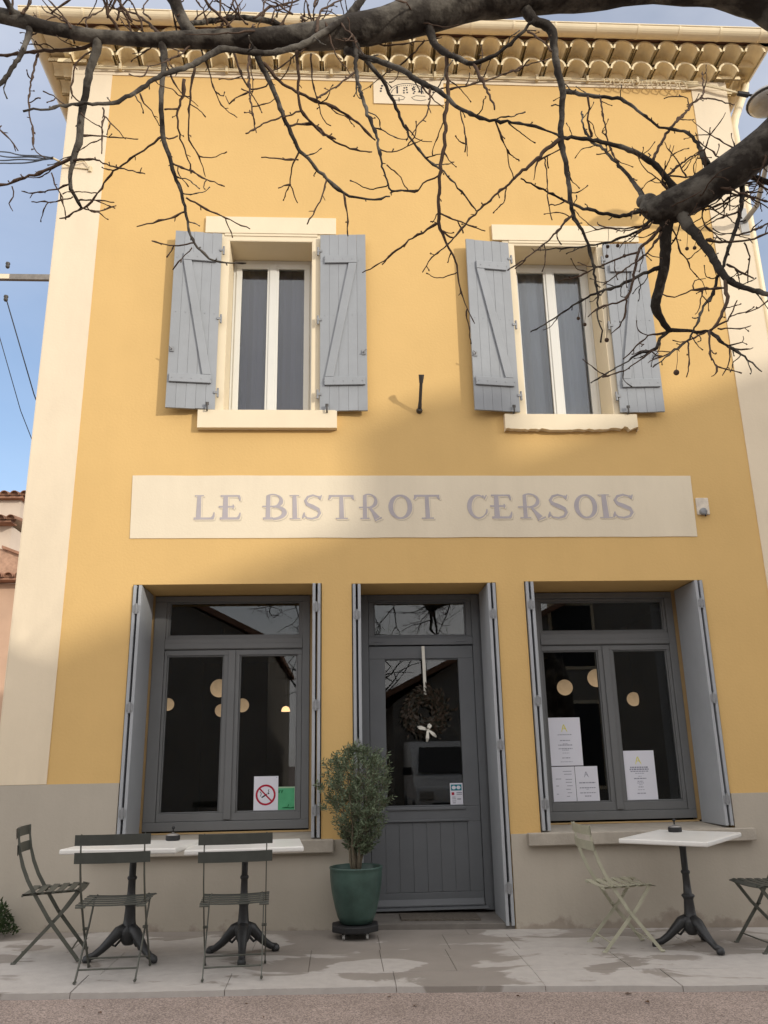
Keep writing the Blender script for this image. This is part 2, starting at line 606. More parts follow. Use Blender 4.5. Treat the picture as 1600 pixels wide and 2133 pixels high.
BRANCHES = [
 [(2.038,-4.72,4.067,0.1109),(1.837,-4.714,4.152,0.1086),(1.679,-4.708,4.277,0.1077),(1.368,-4.7,4.325,0.104),(0.968,-4.689,4.271,0.1012),(0.574,-4.678,4.21,0.0945),(0.34,-4.671,4.125,0.086),(0.186,-4.667,4.076,0.0741),(-0.004,-4.661,4.031,0.0662),(-0.192,-4.656,4.006,0.0546),(-0.379,-4.65,4.001,0.047),(-0.566,-4.645,4.0,0.0375),(-0.752,-4.64,3.996,0.03),(-0.939,-4.634,4.014,0.03),(-1.128,-4.629,4.056,0.03),(-1.243,-4.626,4.091,0.032),(-1.435,-4.62,4.142,0.0321)],
 [(2.088,-4.6,3.947,0.1285),(1.948,-4.527,3.841,0.1117),(1.804,-4.455,3.738,0.0926),(1.676,-4.395,3.657,0.0862),(1.528,-4.33,3.58,0.0799),(1.434,-4.29,3.541,0.0783),(1.375,-4.268,3.542,0.0683),(1.338,-4.25,3.583,0.0417)],
 [(1.413,-4.283,3.522,0.0412),(1.411,-4.239,3.433,0.0311),(1.416,-4.195,3.343,0.027),(1.403,-4.15,3.253,0.0251),(1.387,-4.109,3.169,0.0252),(1.417,-4.081,3.116,0.0168),(1.459,-4.055,3.073,0.0148)],
 [(1.453,-4.297,3.512,0.0349),(1.487,-4.356,3.352,0.0229),(1.509,-4.393,3.258,0.0196),(1.524,-4.449,3.111,0.0171),(1.549,-4.479,3.048,0.0141),(1.598,-4.52,2.992,0.0111),(1.682,-4.588,2.916,0.0108)],
 [(1.355,-4.259,3.557,0.0187),(1.288,-4.281,3.52,0.0123),(1.188,-4.314,3.47,0.0091),(1.072,-4.356,3.461,0.008),(0.981,-4.389,3.462,0.0069),(0.871,-4.434,3.479,0.0049),(0.732,-4.493,3.505,0.0038)],
 [(1.459,-4.303,3.58,0.0268),(1.425,-4.318,3.641,0.0165),(1.352,-4.34,3.719,0.0144),(1.244,-4.364,3.765,0.0123),(1.134,-4.385,3.781,0.0102),(1.025,-4.407,3.782,0.0091),(0.933,-4.424,3.767,0.009)],
 [(1.339,-4.25,3.593,0.0167),(1.316,-4.204,3.728,0.0107),(1.278,-4.16,3.853,0.0087),(1.228,-4.111,3.984,0.0078),(1.188,-4.08,4.063,0.0068),(1.171,-4.05,4.167,0.0057),(1.183,-4.02,4.278,0.0046)],
 [(1.627,-4.373,3.679,0.0225),(1.75,-4.335,3.678,0.0165),(1.975,-4.265,3.657,0.0148)],
 [(1.744,-4.335,3.683,0.0166),(1.703,-4.357,3.507,0.0111),(1.648,-4.376,3.368,0.01),(1.613,-4.386,3.299,0.0089),(1.568,-4.4,3.198,0.0078),(1.52,-4.413,3.111,0.0077),(1.477,-4.427,3.022,0.0066),(1.424,-4.439,2.954,0.0056),(1.386,-4.45,2.88,0.0047),(1.337,-4.463,2.804,0.0046),(1.264,-4.477,2.746,0.0036),(1.176,-4.494,2.676,0.0027)],
 [(1.533,-4.454,3.099,0.0104),(1.512,-4.477,3.007,0.0094),(1.504,-4.488,2.962,0.0084),(1.471,-4.503,2.907,0.0074),(1.441,-4.518,2.853,0.0064),(1.393,-4.535,2.807,0.0054)],
 [(1.459,-4.055,3.077,0.0127),(1.534,-4.1,3.048,0.0083),(1.596,-4.138,3.026,0.0072),(1.621,-4.168,2.966,0.0061),(1.646,-4.191,2.927,0.0061),(1.69,-4.238,2.843,0.005),(1.718,-4.276,2.77,0.0029)],
 [(1.459,-4.055,3.077,0.0116),(1.417,-4.043,3.043,0.0085),(1.398,-4.033,2.999,0.0095),(1.323,-4.016,2.982,0.0053),(1.26,-3.999,2.943,0.0042),(1.18,-3.98,2.903,0.0042),(1.113,-3.963,2.865,0.0032)],
 [(1.399,-4.033,3.002,0.0063),(1.342,-4.045,2.955,0.0042),(1.229,-4.069,2.874,0.0031),(1.124,-4.089,2.831,0.0031)],
 [(1.459,-4.055,3.073,0.0085),(1.408,-4.044,3.066,0.0064),(1.368,-4.035,3.059,0.0042),(1.303,-4.018,3.002,0.0042),(1.255,-4.005,2.961,0.0032)],
 [(1.393,-4.535,2.807,0.0054),(1.36,-4.582,2.692,0.0044),(1.356,-4.616,2.617,0.0034),(1.346,-4.629,2.586,0.0026),(1.321,-4.642,2.568,0.0017)],
 [(1.642,-4.191,2.927,0.0051),(1.641,-4.199,2.89,0.004),(1.611,-4.213,2.82,0.003),(1.58,-4.222,2.778,0.002)],
 [(1.337,-4.463,2.804,0.0046),(1.322,-4.495,2.727,0.0036),(1.301,-4.521,2.664,0.0027),(1.277,-4.542,2.614,0.0026)],
 [(1.393,-4.535,2.811,0.0045),(1.438,-4.57,2.824,0.0045),(1.452,-4.585,2.839,0.0036),(1.47,-4.622,2.887,0.0027)],
 [(1.417,-4.552,2.809,0.0036),(1.514,-4.527,2.824,0.0027),(1.57,-4.512,2.845,0.0018)],
 [(1.645,-4.187,2.934,0.0051),(1.692,-4.208,2.941,0.003),(1.697,-4.217,2.963,0.002)],
 [(1.645,-4.192,2.922,0.004),(1.707,-4.209,2.905,0.003),(1.733,-4.216,2.91,0.002)],
 [(1.582,-4.132,3.027,0.0052),(1.469,-4.179,2.955,0.0041),(1.37,-4.222,2.879,0.004),(1.284,-4.259,2.831,0.0029),(1.252,-4.274,2.806,0.0019)],
 [(1.394,-4.18,3.31,0.0135),(1.347,-4.166,3.301,0.0094),(1.287,-4.148,3.277,0.0084),(1.227,-4.129,3.252,0.0073),(1.127,-4.1,3.228,0.0063),(1.046,-4.075,3.194,0.0053),(0.942,-4.042,3.134,0.0042),(0.849,-4.013,3.085,0.0032)],
 [(1.368,-4.268,3.517,0.0124),(1.316,-4.243,3.464,0.0072),(1.258,-4.222,3.442,0.0062),(1.165,-4.19,3.427,0.0052),(1.045,-4.149,3.428,0.0042),(0.878,-4.095,3.448,0.0032)],
 [(1.398,-4.253,3.47,0.0103),(1.321,-4.275,3.382,0.0082),(1.261,-4.292,3.313,0.0071),(1.226,-4.314,3.204,0.0069),(1.183,-4.339,3.087,0.0059),(1.135,-4.353,3.036,0.0048),(1.042,-4.376,2.998,0.0038),(0.984,-4.392,2.945,0.0028)],
 [(1.264,-4.292,3.313,0.006),(1.186,-4.268,3.296,0.0051),(1.079,-4.235,3.26,0.0041),(1.011,-4.214,3.238,0.0031),(0.934,-4.191,3.232,0.002)],
 [(1.386,-4.261,3.431,0.0062),(1.286,-4.304,3.292,0.005),(1.169,-4.347,3.189,0.0039),(1.059,-4.389,3.09,0.0029)],
 [(1.162,-4.346,3.061,0.0049),(1.158,-4.334,3.002,0.0039),(1.132,-4.322,2.943,0.0029),(1.097,-4.313,2.914,0.0019)],
 [(1.336,-4.251,3.476,0.0062),(1.248,-4.204,3.488,0.0042),(1.16,-4.157,3.535,0.0032),(1.154,-4.148,3.561,0.0021)],
 [(0.755,-4.683,4.157,0.0288),(0.786,-4.677,4.111,0.023),(0.837,-4.67,4.092,0.0211),(0.862,-4.665,4.068,0.0231),(0.866,-4.657,3.995,0.0172),(0.871,-4.647,3.909,0.0152),(0.886,-4.638,3.825,0.0161),(0.888,-4.633,3.783,0.0151),(0.88,-4.623,3.7,0.0132),(0.871,-4.611,3.6,0.0131),(0.885,-4.599,3.495,0.0112),(0.893,-4.587,3.394,0.0102),(0.902,-4.573,3.287,0.0092),(0.943,-4.561,3.202,0.0064),(0.961,-4.551,3.121,0.0064),(0.974,-4.541,3.043,0.0055),(0.981,-4.529,2.948,0.0045),(0.978,-4.517,2.857,0.0036),(0.994,-4.511,2.816,0.0036),(0.983,-4.506,2.772,0.0045)],
 [(1.573,-4.373,3.685,0.0184),(1.564,-4.331,3.832,0.0094),(1.542,-4.305,3.912,0.0085),(1.501,-4.283,3.948,0.0064),(1.446,-4.255,3.984,0.0065),(1.409,-4.229,4.054,0.0065),(1.363,-4.197,4.143,0.0077),(1.316,-4.169,4.214,0.0089),(1.217,-4.124,4.272,0.0102),(1.082,-4.066,4.352,0.0138)],
 [(0.871,-4.611,3.6,0.0103),(0.808,-4.63,3.533,0.0093),(0.72,-4.658,3.426,0.0073),(0.614,-4.693,3.305,0.0053),(0.552,-4.715,3.224,0.0044),(0.499,-4.733,3.167,0.0043),(0.395,-4.775,3.015,0.0033),(0.322,-4.803,2.928,0.0025),(0.285,-4.821,2.859,0.0024)],
 [(0.906,-4.571,3.28,0.0065),(0.857,-4.598,3.223,0.0055),(0.793,-4.639,3.13,0.0044),(0.724,-4.679,3.051,0.0035),(0.648,-4.723,2.97,0.0034),(0.591,-4.756,2.913,0.0033)],
 [(1.184,-4.115,4.28,0.0068),(1.196,-4.09,4.234,0.0057),(1.191,-4.066,4.186,0.0057),(1.212,-4.032,4.117,0.0069)],
 [(1.236,-4.132,4.258,0.0057),(1.228,-4.167,4.097,0.0044),(1.221,-4.198,3.957,0.0043),(1.227,-4.22,3.866,0.0043),(1.239,-4.234,3.814,0.0032)],
 [(0.868,-4.607,3.554,0.0037),(0.836,-4.595,3.541,0.0028),(0.783,-4.574,3.519,0.0028),(0.768,-4.551,3.453,0.0019)],
 [(0.809,-4.584,3.527,0.0038),(0.804,-4.611,3.416,0.0028),(0.789,-4.645,3.283,0.0027),(0.79,-4.67,3.184,0.0027)],
 [(0.363,-4.671,4.058,0.0247),(0.379,-4.697,3.96,0.0168),(0.412,-4.718,3.898,0.0139),(0.461,-4.744,3.84,0.0119),(0.51,-4.769,3.794,0.0108),(0.569,-4.798,3.79,0.009),(0.611,-4.822,3.805,0.0071),(0.668,-4.858,3.836,0.0071),(0.7,-4.882,3.863,0.007),(0.723,-4.897,3.874,0.0079)],
 [(0.511,-4.769,3.799,0.0081),(0.532,-4.783,3.718,0.0072),(0.558,-4.802,3.614,0.0053),(0.57,-4.815,3.542,0.0044)],
 [(0.701,-4.874,3.84,0.0062),(0.74,-4.91,3.762,0.0043),(0.761,-4.941,3.681,0.0034)],
 [(0.422,-4.722,3.9,0.0102),(0.419,-4.707,3.813,0.0083),(0.423,-4.693,3.735,0.0083),(0.412,-4.675,3.639,0.0082),(0.409,-4.658,3.543,0.0082),(0.392,-4.639,3.439,0.0082),(0.383,-4.619,3.336,0.0072),(0.38,-4.598,3.221,0.0081),(0.399,-4.586,3.16,0.0063),(0.418,-4.578,3.125,0.0054),(0.444,-4.564,3.056,0.0045),(0.454,-4.551,2.989,0.0036),(0.472,-4.536,2.917,0.0027),(0.509,-4.519,2.838,0.0018)],
 [(0.378,-4.598,3.216,0.0054),(0.321,-4.563,3.196,0.0045),(0.286,-4.542,3.189,0.0037),(0.224,-4.502,3.158,0.0037),(0.179,-4.473,3.132,0.0028),(0.096,-4.427,3.108,0.0028)],
 [(0.384,-4.605,3.253,0.0045),(0.415,-4.621,3.223,0.0036),(0.456,-4.641,3.19,0.0036),(0.495,-4.662,3.153,0.0026),(0.536,-4.683,3.123,0.0026)],
 [(0.382,-4.632,3.399,0.0045),(0.324,-4.595,3.388,0.0037),(0.306,-4.579,3.37,0.0037),(0.245,-4.545,3.4,0.0037),(0.204,-4.522,3.403,0.0028)],
 [(0.034,-4.662,3.949,0.0188),(0.125,-4.697,3.877,0.0129),(0.232,-4.738,3.794,0.0127),(0.299,-4.768,3.71,0.0116),(0.381,-4.805,3.621,0.0097),(0.427,-4.831,3.54,0.0086),(0.489,-4.861,3.471,0.0068),(0.553,-4.889,3.424,0.0059),(0.626,-4.92,3.392,0.005),(0.691,-4.951,3.343,0.0041),(0.746,-4.98,3.281,0.004)],
 [(0.44,-4.836,3.527,0.0034),(0.445,-4.854,3.436,0.0025),(0.451,-4.869,3.362,0.0025),(0.448,-4.886,3.277,0.0017)],
 [(0.553,-4.889,3.424,0.0042),(0.58,-4.849,3.383,0.0034),(0.6,-4.826,3.362,0.0026),(0.617,-4.79,3.32,0.0026),(0.635,-4.761,3.287,0.0026)],
 [(0.425,-4.693,3.742,0.0055),(0.497,-4.673,3.784,0.0037),(0.599,-4.645,3.844,0.0038),(0.683,-4.622,3.904,0.0038),(0.77,-4.599,3.966,0.0029),(0.869,-4.574,4.026,0.0029)],
 [(0.342,-4.787,3.656,0.0044),(0.331,-4.81,3.546,0.0035),(0.32,-4.819,3.506,0.0035),(0.285,-4.835,3.445,0.0026),(0.262,-4.848,3.392,0.0025)],
 [(0.068,-4.663,3.996,0.0151),(0.094,-4.646,3.951,0.0123),(0.138,-4.626,3.907,0.0104),(0.185,-4.603,3.855,0.0085),(0.233,-4.571,3.764,0.0076),(0.285,-4.535,3.663,0.0057),(0.352,-4.504,3.59,0.0057),(0.411,-4.482,3.554,0.0048),(0.457,-4.464,3.515,0.0039),(0.526,-4.433,3.444,0.0039),(0.56,-4.417,3.405,0.0029)],
 [(0.063,-4.663,4.056,0.0133),(0.072,-4.703,3.897,0.0102),(0.072,-4.735,3.774,0.0081),(0.092,-4.78,3.61,0.0079),(0.116,-4.817,3.481,0.0069),(0.139,-4.847,3.383,0.0059),(0.144,-4.875,3.289,0.005),(0.157,-4.908,3.184,0.004),(0.177,-4.94,3.089,0.004),(0.215,-4.96,3.074,0.0031),(0.263,-4.985,3.059,0.0023)],
 [(0.27,-4.753,3.762,0.0045),(0.324,-4.709,3.739,0.0037),(0.373,-4.668,3.712,0.0028),(0.413,-4.641,3.704,0.0019)],
 [(0.271,-4.547,3.705,0.0038),(0.313,-4.58,3.608,0.0028),(0.366,-4.607,3.575,0.0019)],
 [(0.145,-4.866,3.316,0.0033),(0.184,-4.894,3.278,0.0025),(0.238,-4.933,3.271,0.0024),(0.284,-4.969,3.271,0.0016)],
 [(0.534,-4.779,3.757,0.0036),(0.55,-4.766,3.849,0.0027),(0.545,-4.759,3.902,0.0018)],
 [(-0.332,-4.651,3.971,0.0188),(-0.304,-4.636,3.917,0.0141),(-0.263,-4.611,3.833,0.0113),(-0.229,-4.59,3.756,0.0103),(-0.192,-4.564,3.665,0.0094),(-0.148,-4.539,3.578,0.0085),(-0.099,-4.522,3.535,0.0075),(-0.043,-4.501,3.481,0.0066),(0.021,-4.48,3.434,0.0066),(0.07,-4.467,3.42,0.0057),(0.147,-4.448,3.43,0.0048),(0.21,-4.433,3.456,0.0039)],
 [(0.025,-4.478,3.429,0.0047),(0.036,-4.462,3.361,0.0038),(0.041,-4.439,3.263,0.0028)],
 [(-0.043,-4.501,3.476,0.0047),(-0.063,-4.539,3.358,0.0037),(-0.113,-4.595,3.203,0.0027)],
 [(-0.151,-4.539,3.568,0.0056),(-0.179,-4.506,3.523,0.0038),(-0.184,-4.473,3.471,0.0038),(-0.158,-4.434,3.416,0.0029)],
 [(-0.184,-4.473,3.473,0.0038),(-0.209,-4.487,3.457,0.0028),(-0.23,-4.502,3.432,0.0028)],
 [(-0.152,-4.528,3.544,0.0038),(-0.218,-4.557,3.524,0.0037),(-0.29,-4.59,3.5,0.0027)],
 [(-0.289,-4.632,3.906,0.0084),(-0.211,-4.607,3.832,0.0066),(-0.108,-4.581,3.79,0.0066),(-0.005,-4.557,3.769,0.0057),(0.091,-4.531,3.709,0.0048),(0.152,-4.513,3.657,0.0038)],
 [(-0.187,-4.564,3.672,0.0056),(-0.1,-4.536,3.705,0.0048),(-0.005,-4.498,3.657,0.0048),(0.072,-4.472,3.644,0.0039),(0.141,-4.451,3.654,0.0029)],
 [(-0.341,-4.646,3.945,0.0066),(-0.338,-4.686,3.808,0.0055),(-0.325,-4.724,3.682,0.0045),(-0.316,-4.748,3.605,0.0044),(-0.301,-4.782,3.501,0.0035),(-0.286,-4.808,3.424,0.0025)],
 [(-0.405,-4.65,3.947,0.0065),(-0.377,-4.629,3.864,0.0047),(-0.349,-4.614,3.809,0.0047),(-0.295,-4.601,3.812,0.0038),(-0.269,-4.592,3.852,0.0038)],
 [(-0.22,-4.577,3.703,0.0047),(-0.28,-4.617,3.632,0.0037),(-0.342,-4.662,3.546,0.0036)],
 [(-0.329,-4.724,3.678,0.0036),(-0.382,-4.692,3.678,0.0027),(-0.407,-4.675,3.669,0.0027),(-0.424,-4.657,3.721,0.0018)],
 [(-0.157,-4.657,3.948,0.0094),(-0.151,-4.619,3.857,0.0075),(-0.151,-4.592,3.791,0.0066),(-0.142,-4.572,3.744,0.0076),(-0.114,-4.554,3.711,0.0057),(-0.058,-4.527,3.677,0.0048),(-0.005,-4.505,3.665,0.0038)],
 [(-0.101,-4.65,3.94,0.0056),(-0.098,-4.618,3.86,0.0038),(-0.089,-4.597,3.81,0.0038),(-0.08,-4.588,3.791,0.0038),(-0.058,-4.558,3.72,0.0028),(-0.024,-4.541,3.697,0.0029)],
 [(-0.146,-4.572,3.735,0.0047),(-0.192,-4.583,3.701,0.0037),(-0.213,-4.589,3.686,0.0037)],
 [(0.068,-4.735,3.773,0.0054),(-0.004,-4.774,3.666,0.0035),(-0.073,-4.812,3.575,0.0035)],
 [(-0.68,-4.642,3.985,0.0206),(-0.673,-4.632,3.925,0.0149),(-0.672,-4.622,3.861,0.0121),(-0.679,-4.606,3.762,0.0111),(-0.673,-4.59,3.663,0.0111),(-0.669,-4.578,3.595,0.0111),(-0.638,-4.563,3.509,0.0092),(-0.622,-4.551,3.441,0.0083),(-0.59,-4.536,3.358,0.0073),(-0.574,-4.523,3.282,0.0064),(-0.564,-4.513,3.226,0.0055),(-0.54,-4.504,3.176,0.0055),(-0.505,-4.494,3.135,0.0055),(-0.466,-4.486,3.11,0.0046),(-0.408,-4.475,3.111,0.0037),(-0.349,-4.464,3.119,0.0028)],
 [(-0.576,-4.534,3.356,0.0046),(-0.485,-4.502,3.321,0.0037),(-0.414,-4.479,3.3,0.0028),(-0.34,-4.455,3.278,0.0028)],
 [(-0.576,-4.525,3.302,0.0046),(-0.636,-4.512,3.279,0.0037),(-0.682,-4.502,3.274,0.0037),(-0.767,-4.484,3.26,0.0028)],
 [(-0.673,-4.578,3.595,0.0064),(-0.747,-4.54,3.566,0.0046),(-0.807,-4.509,3.546,0.0047),(-0.889,-4.467,3.511,0.0047),(-0.927,-4.438,3.466,0.0038),(-0.973,-4.406,3.423,0.0038),(-1.026,-4.381,3.404,0.0038)],
 [(-0.629,-4.559,3.491,0.0046),(-0.546,-4.598,3.422,0.0036),(-0.486,-4.628,3.367,0.0027),(-0.412,-4.664,3.309,0.0026)],
 [(-0.592,-4.619,3.832,0.0084),(-0.601,-4.593,3.776,0.0065),(-0.622,-4.562,3.712,0.0056),(-0.613,-4.525,3.632,0.0047),(-0.586,-4.493,3.569,0.0038),(-0.576,-4.469,3.519,0.0047)],
 [(-0.664,-4.598,3.706,0.0046),(-0.637,-4.581,3.722,0.0037),(-0.615,-4.568,3.739,0.0037)],
 [(-0.554,-4.619,3.891,0.0066),(-0.573,-4.573,3.818,0.0047),(-0.586,-4.528,3.744,0.0038),(-0.587,-4.483,3.668,0.0038),(-0.553,-4.447,3.619,0.0029),(-0.531,-4.407,3.554,0.0019)],
 [(-0.544,-4.504,3.178,0.0036),(-0.612,-4.468,3.191,0.0037),(-0.685,-4.432,3.221,0.0028),(-0.725,-4.411,3.248,0.0028)],
 [(-0.551,-4.498,3.161,0.0036),(-0.58,-4.48,3.139,0.0027),(-0.605,-4.465,3.121,0.0027),(-0.629,-4.448,3.096,0.0027)],
 [(-0.624,-4.531,3.642,0.0038),(-0.653,-4.544,3.614,0.0037),(-0.674,-4.553,3.617,0.0037)],
 [(-0.76,-4.606,3.771,0.0046),(-0.746,-4.593,3.737,0.0037),(-0.719,-4.581,3.715,0.0028),(-0.689,-4.56,3.662,0.0028)],
 [(-0.927,-4.634,4.003,0.0243),(-0.94,-4.613,3.959,0.0216),(-0.968,-4.58,3.892,0.0188),(-0.986,-4.55,3.828,0.017),(-1.011,-4.508,3.739,0.0171),(-1.016,-4.478,3.673,0.0171),(-1.04,-4.449,3.613,0.0152),(-1.053,-4.431,3.575,0.0115),(-1.062,-4.405,3.516,0.0096),(-1.049,-4.384,3.47,0.0077),(-1.024,-4.362,3.43,0.0058)],
 [(-1.043,-4.446,3.608,0.0095),(-1.113,-4.423,3.58,0.0077),(-1.195,-4.397,3.565,0.0067),(-1.277,-4.372,3.549,0.0058),(-1.404,-4.336,3.54,0.0049)],
 [(-1.06,-4.405,3.511,0.0048),(-1.142,-4.37,3.508,0.0039),(-1.231,-4.335,3.517,0.0029),(-1.289,-4.313,3.542,0.002)],
 [(-1.019,-4.478,3.68,0.0048),(-0.954,-4.455,3.7,0.0038),(-0.876,-4.428,3.715,0.0029),(-0.81,-4.406,3.73,0.0029)],
 [(-1.048,-4.44,3.59,0.0067),(-0.954,-4.482,3.567,0.0047),(-0.875,-4.519,3.507,0.0037),(-0.722,-4.591,3.415,0.0027)],
 [(-1.024,-4.362,3.433,0.0048),(-1.08,-4.329,3.415,0.0039),(-1.127,-4.307,3.419,0.0029)],
 [(-1.024,-4.362,3.433,0.0038),(-0.974,-4.339,3.43,0.0029),(-0.905,-4.308,3.484,0.0029)],
 [(-1.038,-4.373,3.456,0.0038),(-0.961,-4.391,3.448,0.0029),(-0.883,-4.409,3.424,0.0029)],
 [(-1.055,-4.384,3.465,0.0038),(-1.137,-4.344,3.471,0.0029),(-1.251,-4.294,3.506,0.003)],
 [(-0.95,-4.613,3.965,0.0047),(-1.018,-4.59,3.928,0.0047),(-1.037,-4.567,3.856,0.0038),(-1.037,-4.551,3.802,0.0038),(-1.002,-4.538,3.781,0.0038)],
 [(-0.922,-4.529,3.769,0.0047),(-0.907,-4.546,3.707,0.0037),(-0.907,-4.561,3.655,0.0037),(-0.882,-4.611,3.485,0.0027)],
 [(-0.914,-4.54,3.724,0.0038),(-0.869,-4.524,3.682,0.0028),(-0.829,-4.509,3.64,0.0019)],
 [(-1.137,-4.414,3.553,0.0038),(-1.123,-4.4,3.508,0.0038),(-1.096,-4.383,3.464,0.0029),(-1.092,-4.372,3.428,0.0019)],
 [(-1.308,-4.36,3.528,0.0039),(-1.306,-4.341,3.492,0.0029),(-1.324,-4.326,3.469,0.0029),(-1.313,-4.312,3.446,0.0019)],
 [(0.136,-4.666,4.275,0.0213),(0.053,-4.7,4.092,0.0169),(-0.022,-4.724,3.992,0.0148),(-0.112,-4.752,3.891,0.0136),(-0.217,-4.782,3.811,0.0125),(-0.319,-4.81,3.776,0.0123),(-0.403,-4.834,3.763,0.0139),(-0.45,-4.85,3.725,0.0129),(-0.511,-4.872,3.651,0.011),(-0.616,-4.907,3.561,0.0091),(-0.67,-4.93,3.48,0.0081),(-0.731,-4.955,3.408,0.008),(-0.773,-4.969,3.385,0.0071),(-0.862,-5.0,3.352,0.0055),(-0.927,-5.024,3.312,0.0046),(-0.992,-5.049,3.275,0.0046)],
 [(-0.9,-4.635,3.993,0.0084),(-1.004,-4.594,3.995,0.0085),(-1.101,-4.558,4.017,0.0086),(-1.244,-4.506,4.057,0.0068),(-1.425,-4.443,4.092,0.0069)],
 [(-1.198,-4.627,4.048,0.0169),(-1.197,-4.639,3.976,0.0121),(-1.218,-4.668,3.83,0.01),(-1.248,-4.693,3.71,0.0089),(-1.275,-4.711,3.633,0.0079)],
 [(-1.198,-4.524,4.032,0.0058),(-1.192,-4.563,3.879,0.0047),(-1.182,-4.595,3.756,0.0037),(-1.156,-4.627,3.638,0.0036),(-1.122,-4.656,3.537,0.0044),(-1.099,-4.684,3.44,0.0026),(-1.046,-4.708,3.379,0.0026)],
 [(-1.228,-4.626,4.091,0.0244),(-1.259,-4.658,4.102,0.0149),(-1.28,-4.695,4.132,0.0129),(-1.287,-4.719,4.155,0.0119)],
 [(-1.265,-4.653,4.089,0.0075),(-1.255,-4.665,4.135,0.0056),(-1.259,-4.671,4.163,0.0047)],
 [(-1.052,-5.049,3.218,0.0023),(-1.054,-5.053,3.2,0.003),(-1.011,-5.066,3.15,0.0022),(-0.979,-5.077,3.102,0.0022)],
 [(-1.135,-4.585,3.79,0.0037),(-1.09,-4.6,3.755,0.0028),(-1.022,-4.626,3.683,0.0027)],
 [(-0.557,-4.645,4.005,0.03),(-0.608,-4.682,4.082,0.0262),(-0.649,-4.72,4.168,0.026)],
 [(-0.575,-4.664,4.056,0.0112),(-0.497,-4.636,4.103,0.0114),(-0.408,-4.605,4.159,0.0125),(-0.353,-4.586,4.177,0.0126),(-0.259,-4.555,4.191,0.0138),(-0.192,-4.531,4.177,0.0139),(-0.153,-4.517,4.163,0.0139)],
 [(-0.379,-4.65,4.005,0.0094),(-0.432,-4.686,4.049,0.0075),(-0.484,-4.718,4.082,0.0065),(-0.518,-4.746,4.121,0.0055)],
 [(-0.836,-4.637,4.003,0.0075),(-0.859,-4.666,4.042,0.0065),(-0.882,-4.687,4.065,0.0065),(-0.895,-4.723,4.12,0.0055)],
 [(-0.316,-4.576,4.184,0.0078),(-0.27,-4.564,4.261,0.0059),(-0.183,-4.549,4.307,0.005),(-0.124,-4.538,4.361,0.004)],
 [(-0.077,-4.738,3.948,0.0073),(-0.069,-4.696,4.087,0.0056),(-0.041,-4.674,4.148,0.0048),(0.035,-4.628,4.252,0.0039)],
 [(-0.697,-4.642,4.022,0.0066),(-0.77,-4.599,4.142,0.0058),(-0.863,-4.556,4.235,0.0049),(-0.92,-4.531,4.273,0.0039),(-1.008,-4.489,4.38,0.003)],
 [(1.355,-4.34,3.732,0.0082),(1.416,-4.3,3.854,0.0074),(1.492,-4.259,3.976,0.0075),(1.603,-4.209,4.117,0.0066),(1.643,-4.19,4.177,0.0056),(1.716,-4.161,4.253,0.0045),(1.747,-4.132,4.36,0.0046),(1.764,-4.109,4.446,0.0035)],
 [(1.617,-4.203,4.134,0.0044),(1.625,-4.194,4.206,0.0033),(1.57,-4.183,4.228,0.0034),(1.523,-4.173,4.221,0.0034)],
 [(1.7,-4.166,4.237,0.0045),(1.792,-4.133,4.262,0.0046),(1.907,-4.09,4.274,0.0035)],
 [(1.419,-4.325,3.674,0.0062),(1.505,-4.287,3.766,0.0053),(1.58,-4.257,3.831,0.0043),(1.658,-4.225,3.903,0.0032)],
 [(1.425,-4.325,3.669,0.0052),(1.504,-4.354,3.64,0.0041),(1.542,-4.368,3.62,0.0041)],
 [(1.726,-4.343,3.615,0.0062),(1.804,-4.322,3.646,0.0041),(1.864,-4.302,3.626,0.0042),(1.966,-4.275,3.637,0.0042)],
 [(1.684,-4.364,3.467,0.006),(1.578,-4.397,3.405,0.004),(1.499,-4.422,3.351,0.0029),(1.456,-4.439,3.304,0.0029)],
 [(1.638,-4.38,3.338,0.006),(1.706,-4.353,3.369,0.005),(1.838,-4.302,3.455,0.0051),(1.965,-4.253,3.554,0.0042)],
 [(1.515,-4.375,3.316,0.0069),(1.593,-4.414,3.279,0.0059),(1.656,-4.446,3.269,0.0048),(1.737,-4.487,3.286,0.0048)],
 [(1.641,-4.435,3.265,0.0049),(1.673,-4.405,3.219,0.0039),(1.674,-4.381,3.178,0.0039),(1.676,-4.353,3.129,0.0029)],
 [(1.571,-4.403,3.185,0.0049),(1.609,-4.422,3.14,0.0039),(1.652,-4.442,3.095,0.0038)],
 [(1.519,-4.469,3.033,0.0047),(1.452,-4.437,3.048,0.0047),(1.404,-4.414,3.055,0.0038),(1.346,-4.386,3.043,0.0029),(1.304,-4.366,3.068,0.0029)],
 [(1.441,-4.429,3.052,0.0038),(1.411,-4.451,2.958,0.0028),(1.383,-4.462,2.92,0.0019)],
 [(1.413,-4.418,3.059,0.0038),(1.429,-4.407,3.103,0.0029),(1.482,-4.392,3.124,0.0019)],
 [(1.553,-4.368,3.616,0.0081),(1.601,-4.393,3.561,0.006),(1.664,-4.421,3.517,0.005),(1.752,-4.465,3.438,0.0039)],
 [(1.583,-4.351,3.593,0.0071),(1.714,-4.297,3.602,0.0052),(1.822,-4.254,3.613,0.0042),(1.931,-4.204,3.59,0.0032)],
 [(1.508,-4.323,3.565,0.0092),(1.576,-4.301,3.535,0.0062),(1.652,-4.282,3.563,0.0052),(1.748,-4.257,3.633,0.0053),(1.89,-4.223,3.675,0.0043)],
 [(1.628,-4.373,3.686,0.0092),(1.655,-4.392,3.72,0.0061),(1.731,-4.428,3.709,0.004)],
 [(1.638,-4.554,2.937,0.0046),(1.602,-4.527,2.915,0.0027),(1.562,-4.501,2.905,0.0028)],
]
